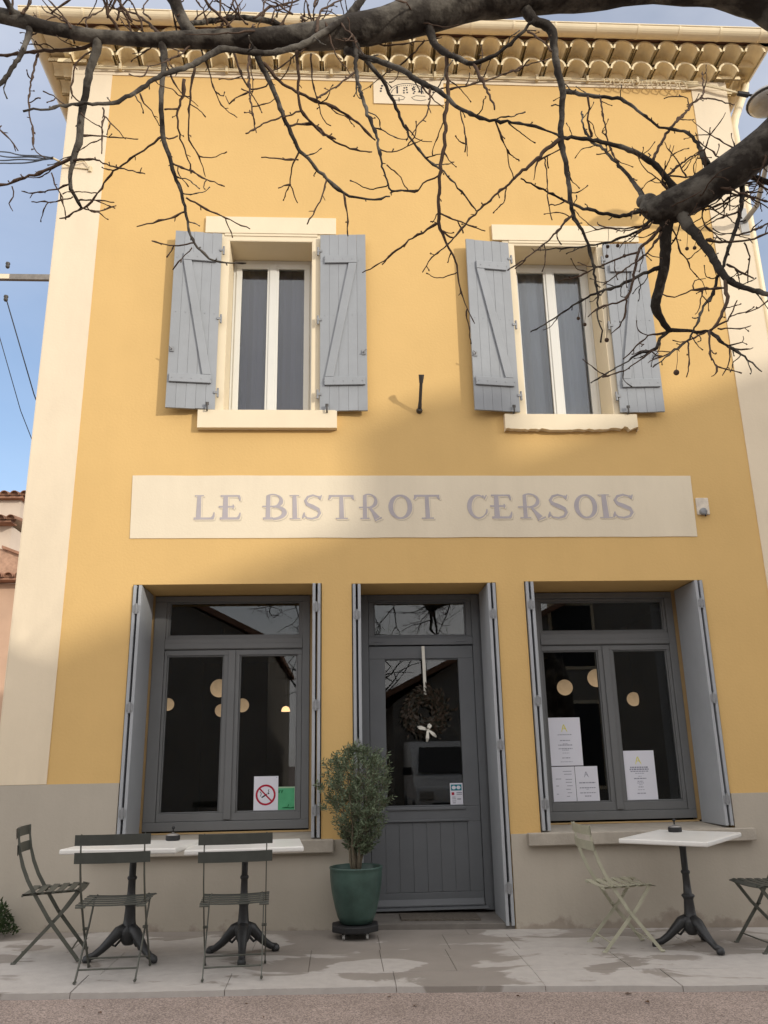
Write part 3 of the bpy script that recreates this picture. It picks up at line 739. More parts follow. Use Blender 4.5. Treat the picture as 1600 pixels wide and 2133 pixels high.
BALLS = [(1.273, -4.473, 2.666, 1.288, -4.473, 2.765, 0.011), (1.178, -4.173, 3.417, 1.19, -4.173, 3.52, 0.008), (1.21, -4.206, 3.4, 1.212, -4.206, 3.435, 0.008), (1.163, -4.19, 3.357, 1.165, -4.19, 3.427, 0.008), (1.058, -4.368, 2.857, 1.073, -4.368, 3.011, 0.009), (1.23, -4.216, 3.343, 1.243, -4.216, 3.44, 0.008), (1.455, -4.327, 3.307, 1.47, -4.327, 3.431, 0.008), (1.473, -4.356, 3.291, 1.487, -4.356, 3.352, 0.008), (1.071, -4.088, 3.083, 1.086, -4.088, 3.211, 0.008), (1.579, -4.251, 3.737, 1.593, -4.251, 3.843, 0.008), (1.048, -4.079, 3.118, 1.059, -4.079, 3.2, 0.008)]
# ------------------------------------------------------------------ ground, road, pavement
def ground():
    xs = [-200, -60, -20, -6, -4, -2, 0, 2, 4, 7, 20, 60, 200]
    ys = [-200, -60, -20, -8, -5, -3, -1, 1, 12, 40, 200]
    b = MB()
    for i in range(len(xs) - 1):
        for j in range(len(ys) - 1):
            p = [(xs[i], ys[j]), (xs[i + 1], ys[j]), (xs[i + 1], ys[j + 1]), (xs[i], ys[j + 1])]
            b.quad(*[(x, y, gz(x) - .045) for x, y in p])
    o = b.build('road', M['asph'])
    tag(o, kind='structure')
ground()

pave = MB()
front = lambda x: -1.71 + .03 * math.sin(x * 1.3 + 1) + .022 * noise.noise((x * 2.1, 0, 3))
def slab_box(b, x0, x1, y0, y1, top=0, depth=.1):
    # slab with slightly uneven top following the slope of the street
    P = [(x0, y0), (x1, y0), (x1, y1), (x0, y1)]
    n = len(b.v)
    b.v += [(x, y, gz(x) + top - depth) for x, y in P] + [(x, y, gz(x) + top) for x, y in P]
    for q in ((3, 2, 1, 0), (4, 5, 6, 7), (0, 1, 5, 4), (1, 2, 6, 5), (2, 3, 7, 6), (3, 0, 4, 7)):
        b.f.append(tuple(n + i for i in q))
bed = MB()
xs = [-8 + .5 * i for i in range(37)]
for a, c in zip(xs, xs[1:]):
    bed.quad((a, -1.357, gz(a) - .006), (c, -1.357, gz(c) - .006), (c, .9, gz(c) - .006), (a, .9, gz(a) - .006))
pav = bed.build('pavement', mat('dark_joint', (.17, .15, .13), .95, .2, 20, .2, 60, .1))
tag(pav, kind='structure')
J = .0018
def slabs(x_list, y0, y1):
    for a, c in zip(x_list, x_list[1:]):
        b = MB()
        slab_box(b, a + J, c - J, y0 + J, y1 - J, rnd.uniform(-.0015, .0015))
        b.build('paving_slab', M['paving'], pav, bevel=.0022)
slabs([-8, -5.2, -3.4, -1.9, -.62, .29, .79, 1.29, 1.92, 2.57, 3.6, 5.2, 9], -.72, -.2)
slabs([-8, -5.0, -3.1, -1.5, -.2, .28, .75, 1.24, 1.9, 2.555, 3.9, 5.6, 9], -1.36, -.72)
slabs([-8, -4.5, -2.6, -.9, .12, 1.0, 2.0, 3.1, 5, 9], -.2, .0)
kx = [-8 + i * .92 + rnd.uniform(-.1, .1) for i in range(19)]
for a, c in zip(kx, kx[1:]):
    b = MB()
    n = 8
    for i in range(n):
        x0, x1 = a + J + (c - a - 2 * J) * i / n, a + J + (c - a - 2 * J) * (i + 1) / n
        f0, f1 = front(x0), front(x1)
        dz = .0015 * math.sin(a * 9)
        b.quad((x0, f0, gz(x0) + dz - .012), (x1, f1, gz(x1) + dz - .012), (x1, -1.36 - J, gz(x1) + dz), (x0, -1.36 - J, gz(x0) + dz))
        b.quad((x0, f0 - .012, gz(x0) - .14), (x1, f1 - .012, gz(x1) - .14), (x1, f1, gz(x1) + dz - .012), (x0, f0, gz(x0) + dz - .012))
    b.build('kerb_stone', M['paving'], pav)

# ------------------------------------------------------------------ the house
XL, XR, ZT = -2.80, 4.30, 8.43
house = thing('bistro_house', 'two storey ochre yellow house with cream corners and a painted bistro sign', 'house', (0, 0, 0))
OPEN = [(-1.80, -.15, .600, 2.800), (.115, 1.41, -.05, 2.795), (1.665, 3.31, .610, 2.803),
        (-1.084, -.248, 4.445, 6.305), (1.79, 2.657, 4.41, 6.300)]
def solid_wall(b, x0, x1, z0, z1, y0, y1, holes, xcut=(), zcut=()):
    X = sorted({x0, x1, *xcut, *[h[0] for h in holes], *[h[1] for h in holes]})
    Z = sorted({z0, z1, *zcut, *[h[2] for h in holes], *[h[3] for h in holes]})
    X = [x for x in X if x0 <= x <= x1]
    Z = [z for z in Z if z0 <= z <= z1]
    hole = lambda x, z: any(h[0] < x < h[1] and h[2] < z < h[3] for h in holes)
    sol = {}
    for i in range(len(X) - 1):
        for j in range(len(Z) - 1):
            sol[i, j] = not hole((X[i] + X[i + 1]) / 2, (Z[j] + Z[j + 1]) / 2)
    for (i, j), s in sol.items():
        if not s: continue
        a, c, d, e = X[i], X[i + 1], Z[j], Z[j + 1]
        b.quad((a, y0, d), (c, y0, d), (c, y0, e), (a, y0, e))
        b.quad((a, y1, d), (c, y1, d), (c, y1, e), (a, y1, e))
        if not sol.get((i - 1, j)): b.quad((a, y0, d), (a, y1, d), (a, y1, e), (a, y0, e))
        if not sol.get((i + 1, j)): b.quad((c, y0, d), (c, y1, d), (c, y1, e), (c, y0, e))
        if not sol.get((i, j - 1)): b.quad((a, y0, d), (c, y0, d), (c, y1, d), (a, y1, d))
        if not sol.get((i, j + 1)): b.quad((a, y0, e), (c, y0, e), (c, y1, e), (a, y1, e))
b = MB()
solid_wall(b, XL, XR, -.3, ZT, 0, .62, OPEN)
b.box(XL, XL + .45, .62, 9.5, -.3, ZT)
b.box(XR - .45, XR, .62, 9.5, -.3, ZT)
b.box(XL, XR, 9.5, 9.9, -.3, ZT)
b.build('wall', M['yellow'], house)
# painted bands, a few millimetres proud of the yellow
def band(name, rects, m, d=.007, sub=None):
    bb = MB()
    for x0, x1, z0, z1 in rects:
        bb.box(x0, x1, -d, .004, z0, z1)
    return bb.build(name, m, house)
def corner_band(x0, x1, z0, z1, side):
    bb = MB()
    bb.box(x0, x1, -.008, .004, z0, z1)
    s = XL if side < 0 else XR
    bb.box(s - (.008 if side < 0 else -.001), s + (-.001 if side < 0 else .008), -.008, .42, z0, z1)
    return bb.build('corner_band', M['cream'], house)
corner_band(XL, -2.386, 1.147, 8.317, -1)
corner_band(3.91, XR, .962, 8.317, 1)
band('cornice_band', [(XL - .008, XR + .008, 8.319, ZT)], M['cream'], .010)
pl = MB()
for x0, x1, z0, z1 in ((XL - .012, -1.80, -.3, 1.145), (-1.80, -.15, -.3, .575), (-.15, .113, -.3, .672), (1.412, 1.665, -.3, .680), (1.665, 3.31, -.3, .585), (3.31, XR + .012, -.3, .960)):
    pl.box(x0, x1, -.012, .004, z0, z1)
pl.box(XL - .012, XL - .001, .0, 9.5, -.3, 1.145)
pl.build('plinth', M['plinth'], house)

# sign band with lettering
SG = [(-1.872, 3.812), (3.325, 3.806), (3.316, 3.212), (-1.858, 3.219)]
sb = MB()
n = 40
for i in range(n):
    u0, u1 = i / n, (i + 1) / n
    def top(u): return (-1.872 + u * 5.197, 3.812 - .006 * u + .004 * noise.noise((u * 14, 1, 0)))
    def bot(u): return (-1.858 + u * 5.174, 3.219 - .007 * u + .004 * noise.noise((u * 14, 7, 0)))
    (a, az), (c, cz) = top(u0), top(u1)
    (d, dz), (e, ez) = bot(u0), bot(u1)
    sb.quad((d, -.006, dz), (e, -.006, ez), (c, -.006, cz), (a, -.006, az))
    sb.quad((a, -.006, az), (c, -.006, cz), (c, .003, cz), (a, .003, az))
    sb.quad((d, -.006, dz), (e, -.006, ez), (e, .003, ez), (d, .003, dz))
sign = sb.build('painted_sign', M['sign'], house)
def arc(cx, cy, rx, ry, a0, a1, n=14):
    return [(cx + rx * math.cos(R(a0 + (a1 - a0) * i / n)), cy + ry * math.sin(R(a0 + (a1 - a0) * i / n))) for i in range(n + 1)]
def lerpw(n, *ws):
    # widths eased through the given values
    out = []
    for i in range(n):
        f = i / (n - 1) * (len(ws) - 1)
        k = min(int(f), len(ws) - 2)
        out.append(ws[k] + (ws[k + 1] - ws[k]) * (f - k))
    return out
def glyph(ch):
    # strokes in a unit box (x 0..1 across the letter's width, z 0..1 of cap height): list of (points, widths)
    g = []
    serif = lambda x, z, w=.30: g.append(([(x - w / 2, z), (x + w / 2, z)], [.05, .05]))
    if ch == 'L':
        g.append(([(.22, 0), (.22, 1)], [.22, .17])); serif(.22, .975, .42)
        g.append(([(0, .045), (.92, .045)], [.09, .09])); g.append(([(.86, .04), (.93, .15), (.95, .30)], [.16, .09, .015]))
    if ch == 'E':
        g.append(([(.28, 0), (.28, 1)], [.24, .19])); g.append(([(.05, .965), (.9, .965)], [.07, .07]))
        g.append(([(.86, .97), (.92, .86), (.93, .76)], [.12, .08, .015])); g.append(([(-.02, .52), (.66, .52)], [.07, .07]))
        g.append(([(.62, .43), (.66, .52), (.62, .61)], [.03, .06, .03]))
        g.append(([(.05, .045), (.9, .045)], [.09, .09])); g.append(([(.86, .04), (.93, .15), (.96, .28)], [.14, .08, .015]))
    if ch == 'B':
        g.append(([(.24, 0), (.24, .98)], [.20, .17])); g.append(([(0, .53), (.55, .53)], [.06, .06]))
        g.append((arc(.42, .765, .36, .255, 130, -90, 18), lerpw(19, .05, .06, .19, .06)))
        g.append((arc(.45, .275, .47, .255, 90, -90, 18), lerpw(19, .06, .22, .08))); g.append(([(.04, .04), (.46, .04)], [.09, .09]))
    if ch == 'I':
        g.append(([(.5, 0), (.42, 1)], [.42, .34])); serif(.42, .975, .9); serif(.5, .03, 1.0)
    if ch == 'S':
        p = [(.9, .80), (.76, .93), (.52, .985), (.27, .92), (.15, .76), (.24, .62), (.50, .52), (.78, .40), (.86, .25), (.75, .09), (.48, .02), (.22, .06), (.06, .20)]
        g.append((p, [.05, .06, .08, .11, .13, .16, .19, .17, .14, .11, .08, .06, .05]))
        g.append(([(.80, .95), (.90, .88), (.95, .99)], [.02, .13, .02])); g.append(([(.02, .04), (.08, .13), (.10, .28)], [.02, .13, .02]))
    if ch == 'T':
        g.append(([(.52, 0), (.50, .97)], [.20, .16])); g.append(([(.02, .955), (.98, .955)], [.08, .08]))
        g.append(([(.10, .96), (.05, .86), (.01, .80)], [.12, .08, .015])); g.append(([(.90, .96), (.95, .86), (.99, .80)], [.12, .08, .015])); serif(.52, .03, .46)
    if ch == 'R':
        g.append(([(.26, 0), (.26, .98)], [.18, .15])); g.append(([(0, .48), (.5, .48)], [.055, .055])); serif(.26, .03, .40)
        g.append((arc(.42, .745, .33, .275, 130, -95, 18), lerpw(19, .05, .06, .17, .06)))
        g.append(([(.46, .50), (.62, .28), (.80, .02)], [.08, .13, .26])); g.append(([(.70, -.08), (1.0, .06)], [.03, .06]))
    if ch == 'O':
        g.append((arc(.5, .5, .40, .47, 90, 450, 30), [(.075 + .13 * abs(math.cos(R(90 + 12 * i))) ** 1.5) for i in range(31)]))
    if ch == 'C':
        g.append((arc(.54, .5, .43, .47, 52, 318, 26), lerpw(27, .05, .07, .16, .21, .18, .10, .06, .04)))
        g.append(([(.78, .98), (.86, .84), (.96, .98)], [.02, .12, .02])); g.append(([(.88, .18), (.94, .28), (.95, .40)], [.05, .08, .02]))
    return g
TXT = [('L', -1.302, -1.112), ('E', -1.078, -.879), ('B', -.689, -.472), ('I', -.441, -.345), ('S', -.328, -.144), ('T', -.092, .145), ('R', .189, .395), ('O', .457, .678), ('T', .691, .935), ('C', 1.184, 1.376), ('E', 1.402, 1.604), ('R', 1.658, 1.909), ('S', 1.932, 2.135), ('O', 2.184, 2.402), ('I', 2.42, 2.538), ('S', 2.542, 2.756)]
def letter_mesh(b, ch, x0, x1, z0, h, y0, y1, grow=0):
    W_ = x1 - x0
    for i, (pts, ws) in enumerate(glyph(ch)):
        P = [(x0 + px * W_, z0 + pz * h) for px, pz in pts]
        k = min(W_, h * .85)
        b.ribbon(P, [max(.009, q * k * (1.08 if q > .1 else 1.2) + grow) for q in ws], y0 - .00012 * i, y1)
for ch, x0, x1 in TXT:
    z0, h = 3.390, .232
    b = MB(); letter_mesh(b, ch, x0 + .011, x1 + .013, z0 - .011, h, -.0075, -.0055, .005)
    lo = b.build('letter_outline', M['letter_line'], sign)
    b = MB(); letter_mesh(b, ch, x0 + .007, x1 + .009, z0 - .007, h, -.0085, -.0065, .001)
    b.build('letter_ground', M['sign'], sign)
    b = MB(); letter_mesh(b, ch, x0, x1, z0, h, -.0095, -.0065)
    b.build('letter', M['letter'], sign)

# date plaque under the eaves
b = MB()
b.box(.392, 1.152, -.012, .004, 8.030, 8.317)
plq = b.build('date_plaque', M['cream'], house)
def dots(bb, P, r):
    for x, z in P:
        bb.prism([(x + r * math.cos(a * .785), z + r * math.sin(a * .785)) for a in range(8)], -.0145, -.011)
fig = MB()
fig.box(.640, .656, -.0145, -.011, 8.165, 8.262)
dots(fig, [(.72, 8.175), (.72, 8.205), (.75, 8.245), (.752, 8.215), (.755, 8.18), (.725, 8.24)], .010)
dots(fig, [(.815, 8.235), (.83, 8.25), (.835, 8.225), (.82, 8.215), (.837, 8.195), (.825, 8.172)], .010)
fig.box(.905, .919, -.0145, -.011, 8.165, 8.255)
fig.box(.872, .925, -.0145, -.011, 8.185, 8.197)
tag(fig.build('numeral', M['ink_dark'], plq), kind='stuff')
orn = MB()
orn.ribbon(arc(.76, 8.165, .20, .135, 175, 5, 24), .006, -.0145, -.011)
dots(orn, arc(.76, 8.165, .175, .11, 175, 5, 22), .005)
dots(orn, [(.47, 8.19), (.475, 8.225), (.485, 8.26), (1.04, 8.19), (1.035, 8.225), (1.02, 8.26)], .012)
orn.ribbon([(.60, 8.135), (.68, 8.14), (.73, 8.115), (.71, 8.085), (.64, 8.075), (.57, 8.085)], .005, -.0145, -.011)
orn.ribbon([(.95, 8.135), (.85, 8.14), (.80, 8.115), (.83, 8.085), (.90, 8.075), (.96, 8.09)], .005, -.0145, -.011)
orn.ribbon([(.665, 8.11), (.665, 8.06)], .008, -.0145, -.011)
tag(orn.build('ornament', M['ink_dark'], plq), kind='stuff')

# ---- eaves: two rows of canal tiles (genoise), mortar courses, gutter, roof
def half_tube(L_, ro, ri, n=12, plug=.07):
    b = MB()
    for i in range(n):
        a0, a1 = math.pi * i / n, math.pi * (i + 1) / n
        o0, o1 = (ro * math.cos(a0), ro * math.sin(a0)), (ro * math.cos(a1), ro * math.sin(a1))
        i0, i1 = (ri * math.cos(a0), ri * math.sin(a0)), (ri * math.cos(a1), ri * math.sin(a1))
        b.quad((o0[0], 0, o0[1]), (o1[0], 0, o1[1]), (o1[0], L_, o1[1]), (o0[0], L_, o0[1]))
        b.quad((i0[0], 0, i0[1]), (i1[0], 0, i1[1]), (i1[0], L_, i1[1]), (i0[0], L_, i0[1]))
        b.quad((o0[0], 0, o0[1]), (o1[0], 0, o1[1]), (i1[0], 0, i1[1]), (i0[0], 0, i0[1]))
    # mortar plug set back in the mouth
    pl_ = [(ri * math.cos(math.pi * i / n), plug, ri * math.sin(math.pi * i / n)) for i in range(n + 1)]
    b.quad(*pl_)
    return b.mesh('eave_tile', M['eave'])
t1, t2 = half_tube(.30, .114, .094, 14, .165), half_tube(.45, .114, .094, 14, .215)
mc = MB()
mc.box(XL - .10, XR + .10, -.065, 9.5, 8.535, 8.560)
mc.box(XL - .29, XR + .29, -.25, 9.5, 8.668, 8.695)
mc.box(XL + .01, XR - .01, .01, 9.5, ZT, 8.66)
mc.build('mortar_course', M['eave'], house)
nx = 30
for row, (me, out, z, sh) in enumerate(((t1, .16, 8.432, 0), (t2, .30, 8.560, .12))):
    for i in range(nx + (1 if row else 0)):
        x = XL + .06 + .2405 * i + sh - .12 * row + .05
        if x > XR + out - .05: continue
        inst(me, 'eave_tile', house, (x + rnd.uniform(-.006, .006), -out + rnd.uniform(-.008, .008), z), (R(rnd.uniform(-1, 1)), 0, R(rnd.uniform(-1.5, 1.5))))
    for i in range(13):
        y = .06 + .2405 * i + sh
        inst(me, 'eave_tile', house, (XL - out + rnd.uniform(-.006, .006), y, z), (0, 0, -math.pi / 2))
        inst(me, 'eave_tile', house, (XR + out + rnd.uniform(-.006, .006), y, z), (0, 0, math.pi / 2))
def gutter_mesh(b, p0, p1, up=1):
    # half-round channel from p0 to p1
    d = (Vector(p1) - Vector(p0)).normalized()
    s = d.cross(Vector((0, 0, 1)))
    k = 12
    prof = [(.080 * math.cos(math.pi + math.pi * i / k), .080 * math.sin(math.pi + math.pi * i / k)) for i in range(k + 1)]
    inn = [(.076 * math.cos(math.pi + math.pi * i / k), .076 * math.sin(math.pi + math.pi * i / k)) for i in range(k + 1)]
    for pr in (prof, inn):
        A = [Vector(p0) + s * a + Vector((0, 0, c)) for a, c in pr]
        B = [Vector(p1) + s * a + Vector((0, 0, c)) for a, c in pr]
        for i in range(k):
            b.quad(A[i], A[i + 1], B[i + 1], B[i])
        b.quad(*A)
        b.quad(*B)
    for sg in (-1, 1):
        b.tube([Vector(p0) + s * .080 * sg, Vector(p1) + s * .080 * sg], .009, 8)
GO = .375
g = MB()
gutter_mesh(g, (XL - GO - .075, -GO, 8.725), (XR + GO + .075, -GO, 8.725))
gutter_mesh(g, (XL - GO, -GO + .085, 8.725), (XL - GO, 8, 8.725))
gutter_mesh(g, (XR + GO, -GO + .085, 8.725), (XR + GO, 8, 8.725))
gut = g.build('gutter', M['gutter'], house, smooth=True)
gut.modifiers.new('es', 'EDGE_SPLIT').split_angle = R(35)
br_ = MB()
k = 14
for i in range(k):
    a0, a1 = math.pi + math.pi * i / k, math.pi + math.pi * (i + 1) / k
    P = [(-.011, .0845 * math.cos(a0), .0845 * math.sin(a0)), (.011, .0845 * math.cos(a0), .0845 * math.sin(a0)), (.011, .0845 * math.cos(a1), .0845 * math.sin(a1)), (-.011, .0845 * math.cos(a1), .0845 * math.sin(a1))]
    br_.quad(*P)
    for sgn in (-.011, .011):
        br_.quad((sgn, .0845 * math.cos(a0), .0845 * math.sin(a0)), (sgn, .0845 * math.cos(a1), .0845 * math.sin(a1)), (sgn, .079 * math.cos(a1), .079 * math.sin(a1)), (sgn, .079 * math.cos(a0), .079 * math.sin(a0)))
gm = br_.mesh('gutter_bracket', M['gutter'])
for i in range(18):
    inst(gm, 'gutter_bracket', gut, (XL - .25 + .447 * i, -GO, 8.725))
dp = MB()
dp.tube([(XR + GO + .02, .25, 8.66), (XR + GO - .02, .22, 8.55), (XR + .12, .10, 8.05), (XR + .075, .09, 7.9), (XR + .075, .09, 7.0), (XR + .075, .09, 0)], .045, 12)
dp.build('downpipe', M['gutter'], house, smooth=True)
rf = MB()
e0, e1, f0, f1 = XL - .42, XR + .42, -.36, 9.95
zt = 8.735
rf.quad((e0, f0, zt), (e1, f0, zt), (e1 - 3.2, f0 + 4.6, zt + 1.5), (e0 + 3.2, f0 + 4.6, zt + 1.5))
rf.quad((e0, f1, zt), (e1, f1, zt), (e1 - 3.2, f0 + 4.6, zt + 1.5), (e0 + 3.2, f0 + 4.6, zt + 1.5))
rf.quad((e0, f0, zt), (e0, f1, zt), (e0 + 3.2, f0 + 4.6, zt + 1.5))
rf.quad((e1, f0, zt), (e1, f1, zt), (e1 - 3.2, f0 + 4.6, zt + 1.5))
rf.quad((e0, f0, zt - .03), (e1, f0, zt - .03), (e1, f1, zt - .03), (e0, f1, zt - .03))
for p, q in (((e0, f0), (e1, f0)), ((e1, f0), (e1, f1)), ((e1, f1), (e0, f1)), ((e0, f1), (e0, f0))):
    rf.quad((*p, zt - .03), (*q, zt - .03), (*q, zt), (*p, zt))
rf.build('roof', M['tile'], house)

# ---- upper windows
def upper_window(x0, x1, z0, z1, lint, sill, rough_sill, blind='curtain'):
    lx0, lx1, lz0, lz1 = lint
    b = MB()                                     # cream stone surround: lintel, jambs
    b.box(lx0, lx1, -.026, .005, lz0, lz1)
    b.build('lintel', M['cream_trim'], house, bevel=.004)
    b = MB()
    j = .115
    b.box(x0 - j, x0, -.012, .004, z0, lz0 - .001)
    b.box(x1, x1 + j, -.012, .004, z0, lz0 - .001)
    b.box(x0 + .0005, x1 - .0005, -.012, .004, z1, lz0 - .001)
    b.box(x0 - .045, x1 + .045, -.020, -.0125, lz0 - .026, lz0 - .0015)
    b.build('window_surround', M['cream_trim'], house)
    b = MB()                                     # plastered reveal lining
    b.box(x0, x0 + .008, -.010, .34, z0, z1 - .009)
    b.box(x1 - .008, x1, -.010, .34, z0, z1 - .009)
    b.box(x0, x1, -.010, .34, z1 - .008, z1)
    b.build('reveal', M['cream_trim'], house)
    sx0, sx1, sz0, sz1 = sill
    b = MB()
    nseg = 48
    for i in range(nseg):
        a, c = sx0 + (sx1 - sx0) * i / nseg, sx0 + (sx1 - sx0) * (i + 1) / nseg
        fa = (abs(noise.noise((a * 9, 0, 2))) * .05 + abs(noise.noise((a * 37, 4, 2))) * .035) if rough_sill else 0
        fc = (abs(noise.noise((c * 9, 0, 2))) * .05 + abs(noise.noise((c * 37, 4, 2))) * .035) if rough_sill else 0
        za, zc = sz0 + fa, sz0 + fc
        b.quad((a, -.065, za), (c, -.065, zc), (c, -.065, sz1), (a, -.065, sz1))
        b.quad((a, -.065, za), (c, -.065, zc), (c, .003, zc), (a, .003, za))
        b.quad((a, -.065, sz1), (c, -.065, sz1), (c, .003, sz1 + .012), (a, .003, sz1 + .012))
    for x in (sx0, sx1):
        b.quad((x, -.065, sz0), (x, -.065, sz1), (x, .003, sz1 + .012), (x, .003, sz0))
    b.box(x0 + .002, x1 - .002, .003, .33, sz1 + .002, z0 + .010)
    b.build('sill', M['cream_trim'], house)
    # white frame
    zf0, zf1 = z0 + .012, z1 - .010
    w0, w1 = x0 + .010, x1 - .010
    fr = MB()
    fr.box(w0, w1, .325, .385, zf1 - .045, zf1)
    fr.box(w0, w1, .325, .385, zf0, zf0 + .04)
    fr.box(w0, w0 + .03, .325, .385, zf0 + .04, zf1 - .045)
    fr.box(w1 - .03, w1, .325, .385, zf0 + .04, zf1 - .045)
    win = fr.build('window', M['pvc'], house, bevel=.003)
    xm = (w0 + w1) / 2
    for a, c in ((w0 + .030, xm - .001), (xm + .001, w1 - .030)):
        s = MB()
        t = .058
        bz0, bz1 = zf0 + .04, zf1 - .045
        s.box(a, c, .312, .362, bz1 - t, bz1)
        s.box(a, c, .312, .362, bz0, bz0 + t)
        s.box(a, a + t, .312, .362, bz0 + t, bz1 - t)
        s.box(c - t, c, .312, .362, bz0 + t, bz1 - t)
        s.build('sash', M['pvc'], win, bevel=.004)
        p = MB()
        p.box(a + t - .005, c - t + .005, .335, .340, bz0 + t - .005, bz1 - t + .005)
        p.build('pane', M['glass'], win)
    s = MB()
    s.box(xm - .035, xm + .035, .302, .3115, zf0 + .045, zf1 - .05)
    s.build('meeting_cover', M['pvc'], win, bevel=.003)
    cu = MB()
    nn = 40
    for i in range(nn):
        a, c = x0 - .1 + (x1 - x0 + .2) * i / nn, x0 - .1 + (x1 - x0 + .2) * (i + 1) / nn
        f = lambda q: .46 + .022 * math.sin(q * 23 + x0) + .012 * math.sin(q * 57 + 2 * x0)
        cu.quad((a, f(a), z0 - .1), (c, f(c), z0 - .1), (c, f(c), z1 + .1), (a, f(a), z1 + .1))
    cu.build('curtain', M[blind], win, smooth=True)
upper_window(-1.084, -.248, 4.445, 6.305, (-1.324, -.015, 6.380, 6.572), (-1.303, -.011, 4.262, 4.440), False)
upper_window(1.79, 2.657, 4.41, 6.300, (1.578, 3.10, 6.345, 6.530), (1.576, 2.853, 4.245, 4.408), True, 'curtain_pale')

# ---- upper shutters: planks, Z bracing, hinges
def upper_shutter(xh, w, z0, z1, side, ang):
    # hinged at x=xh, opened flat against the wall; side -1 lies to the left, +1 to the right
    root = MB()
    t0, t1 = -.024, 0.0
    h = z1 - z0
    bz0, bz1 = .255, h - .335
    bw = .085
    yb0, yb1 = -.047, -.0245
    # local: x from 0 (hinge) to w (outer edge), brace boards on the front
    root.box(.045, w - .02, yb0, yb1, bz0, bz0 + bw)
    root.box(.045, w - .09, yb0, yb1, bz1, bz1 + bw)
    root.prism([(.05, bz0 + bw + .002), (.13, bz0 + bw + .002), (w - .09, bz1 - .002), (w - .17, bz1 - .002)], yb0 + .002, yb1)
    if side < 0:
        root.v = [(-x, y, z) for x, y, z in root.v]
    sh = root.build('shutter', M['shut_up'], house, bevel=.004, loc=(xh, -.034, z0), rot=(0, 0, ang * side * -1))
    k = 5
    pw = w / k
    for i in range(k):
        p = MB()
        a, c = i * pw + .0005, (i + 1) * pw - .0005
        zz0, zz1 = rnd.uniform(-.003, .003), h + rnd.uniform(-.003, .003)
        yo = rnd.uniform(-.0015, .0015)
        p.box(a, c, t0 + yo, t1 + yo, zz0, zz1)
        if side < 0:
            p.v = [(-x, y, z) for x, y, z in p.v]
        p.build('plank', M['shut_up'], sh, bevel=.0022)
    for hz in (.17, h * .5, h - .19):
        p = MB()
        p.box(-.028, .018, -.034, -.0255, hz - .012, hz + .012)
        p.tube([(-.02, -.022, hz - .045), (-.02, -.022, hz + .045)], .011, 10)
        if side < 0:
            p.v = [(-x, y, z) for x, y, z in p.v]
        p.build('hinge', M['steelgrey'], sh)
    p = MB()                                      # hold-back catch at the bottom and latch on the outer edge
    p.tube([(.07, -.03, -.02), (.07, -.055, -.015), (.07, -.06, .05)], .008, 8)
    p.box(.055, .085, -.062, -.05, .03, .055)
    p.tube([(.07, -.02, -.012), (.05, .03, -.03)], .007, 8)
    if side < 0:
        p.v = [(-x, y, z) for x, y, z in p.v]
    p.build('catch', M['iron_fit'], sh)
    p = MB()
    p.box(w - .05, w - .012, -.034, -.026, h * .30, h * .30 + .05)
    p.tube([(w - .03, -.03, h * .30 + .02), (w - .03, -.06, h * .30 + .02), (w - .005, -.065, h * .30 + .04)], .006, 8)
    if side < 0:
        p.v = [(-x, y, z) for x, y, z in p.v]
    p.build('latch', M['steelgrey'], sh)
    nl = MB()
    for zz in (bz0 + .04, bz1 + .04, h * .5 + .05):
        for i in range(k):
            nl.lathe([(.0, 0), (.006, .001), (.004, .003)], mx=Matrix.Translation(((i + .5) * pw, (-.048 if zz != h * .5 + .05 else -.0245), zz)) @ Matrix.Rotation(math.pi / 2, 4, 'X'), n=6)
    if side < 0:
        nl.v = [(-x, y, z) for x, y, z in nl.v]
    nl.build('nail_head', M['shut_up'], sh)
upper_shutter(-1.150, .452, 4.447, 6.345, -1, R(6))
upper_shutter(-.172, .452, 4.435, 6.350, 1, R(2.5))
upper_shutter(1.727, .446, 4.430, 6.290, -1, R(7))
upper_shutter(2.700, .430, 4.430, 6.292, 1, R(3))

# ---- ground floor windows, door and their folding shutters
FY = .52
def pane(parent, x0, x1, z0, z1, y=FY + .03):
    p = MB()
    p.box(x0, x1, y, y + .006, z0, z1)
    return p.build('pane', M['glass'], parent)
def sash(parent, x0, x1, z0, z1, gx0, gx1, gz0, gz1, y0=FY, y1=FY + .055, m='frame'):
    s = MB()
    s.box(x0, x1, y0, y1, gz1, z1)
    s.box(x0, x1, y0, y1, z0, gz0)
    s.box(x0, gx0, y0, y1, gz0, gz1)
    s.box(gx1, x1, y0, y1, gz0, gz1)
    bead = .012
    s.box(gx0, gx1, y0 + .012, y1 - .005, gz1 - bead, gz1 - .0005)
    s.box(gx0, gx1, y0 + .012, y1 - .005, gz0 + .0005, gz0 + bead)
    s.box(gx0 + .0005, gx0 + bead, y0 + .012, y1 - .005, gz0 + bead, gz1 - bead)
    s.box(gx1 - bead, gx1 - .0005, y0 + .012, y1 - .005, gz0 + bead, gz1 - bead)
    return s.build('sash', M[m], parent, bevel=.004)
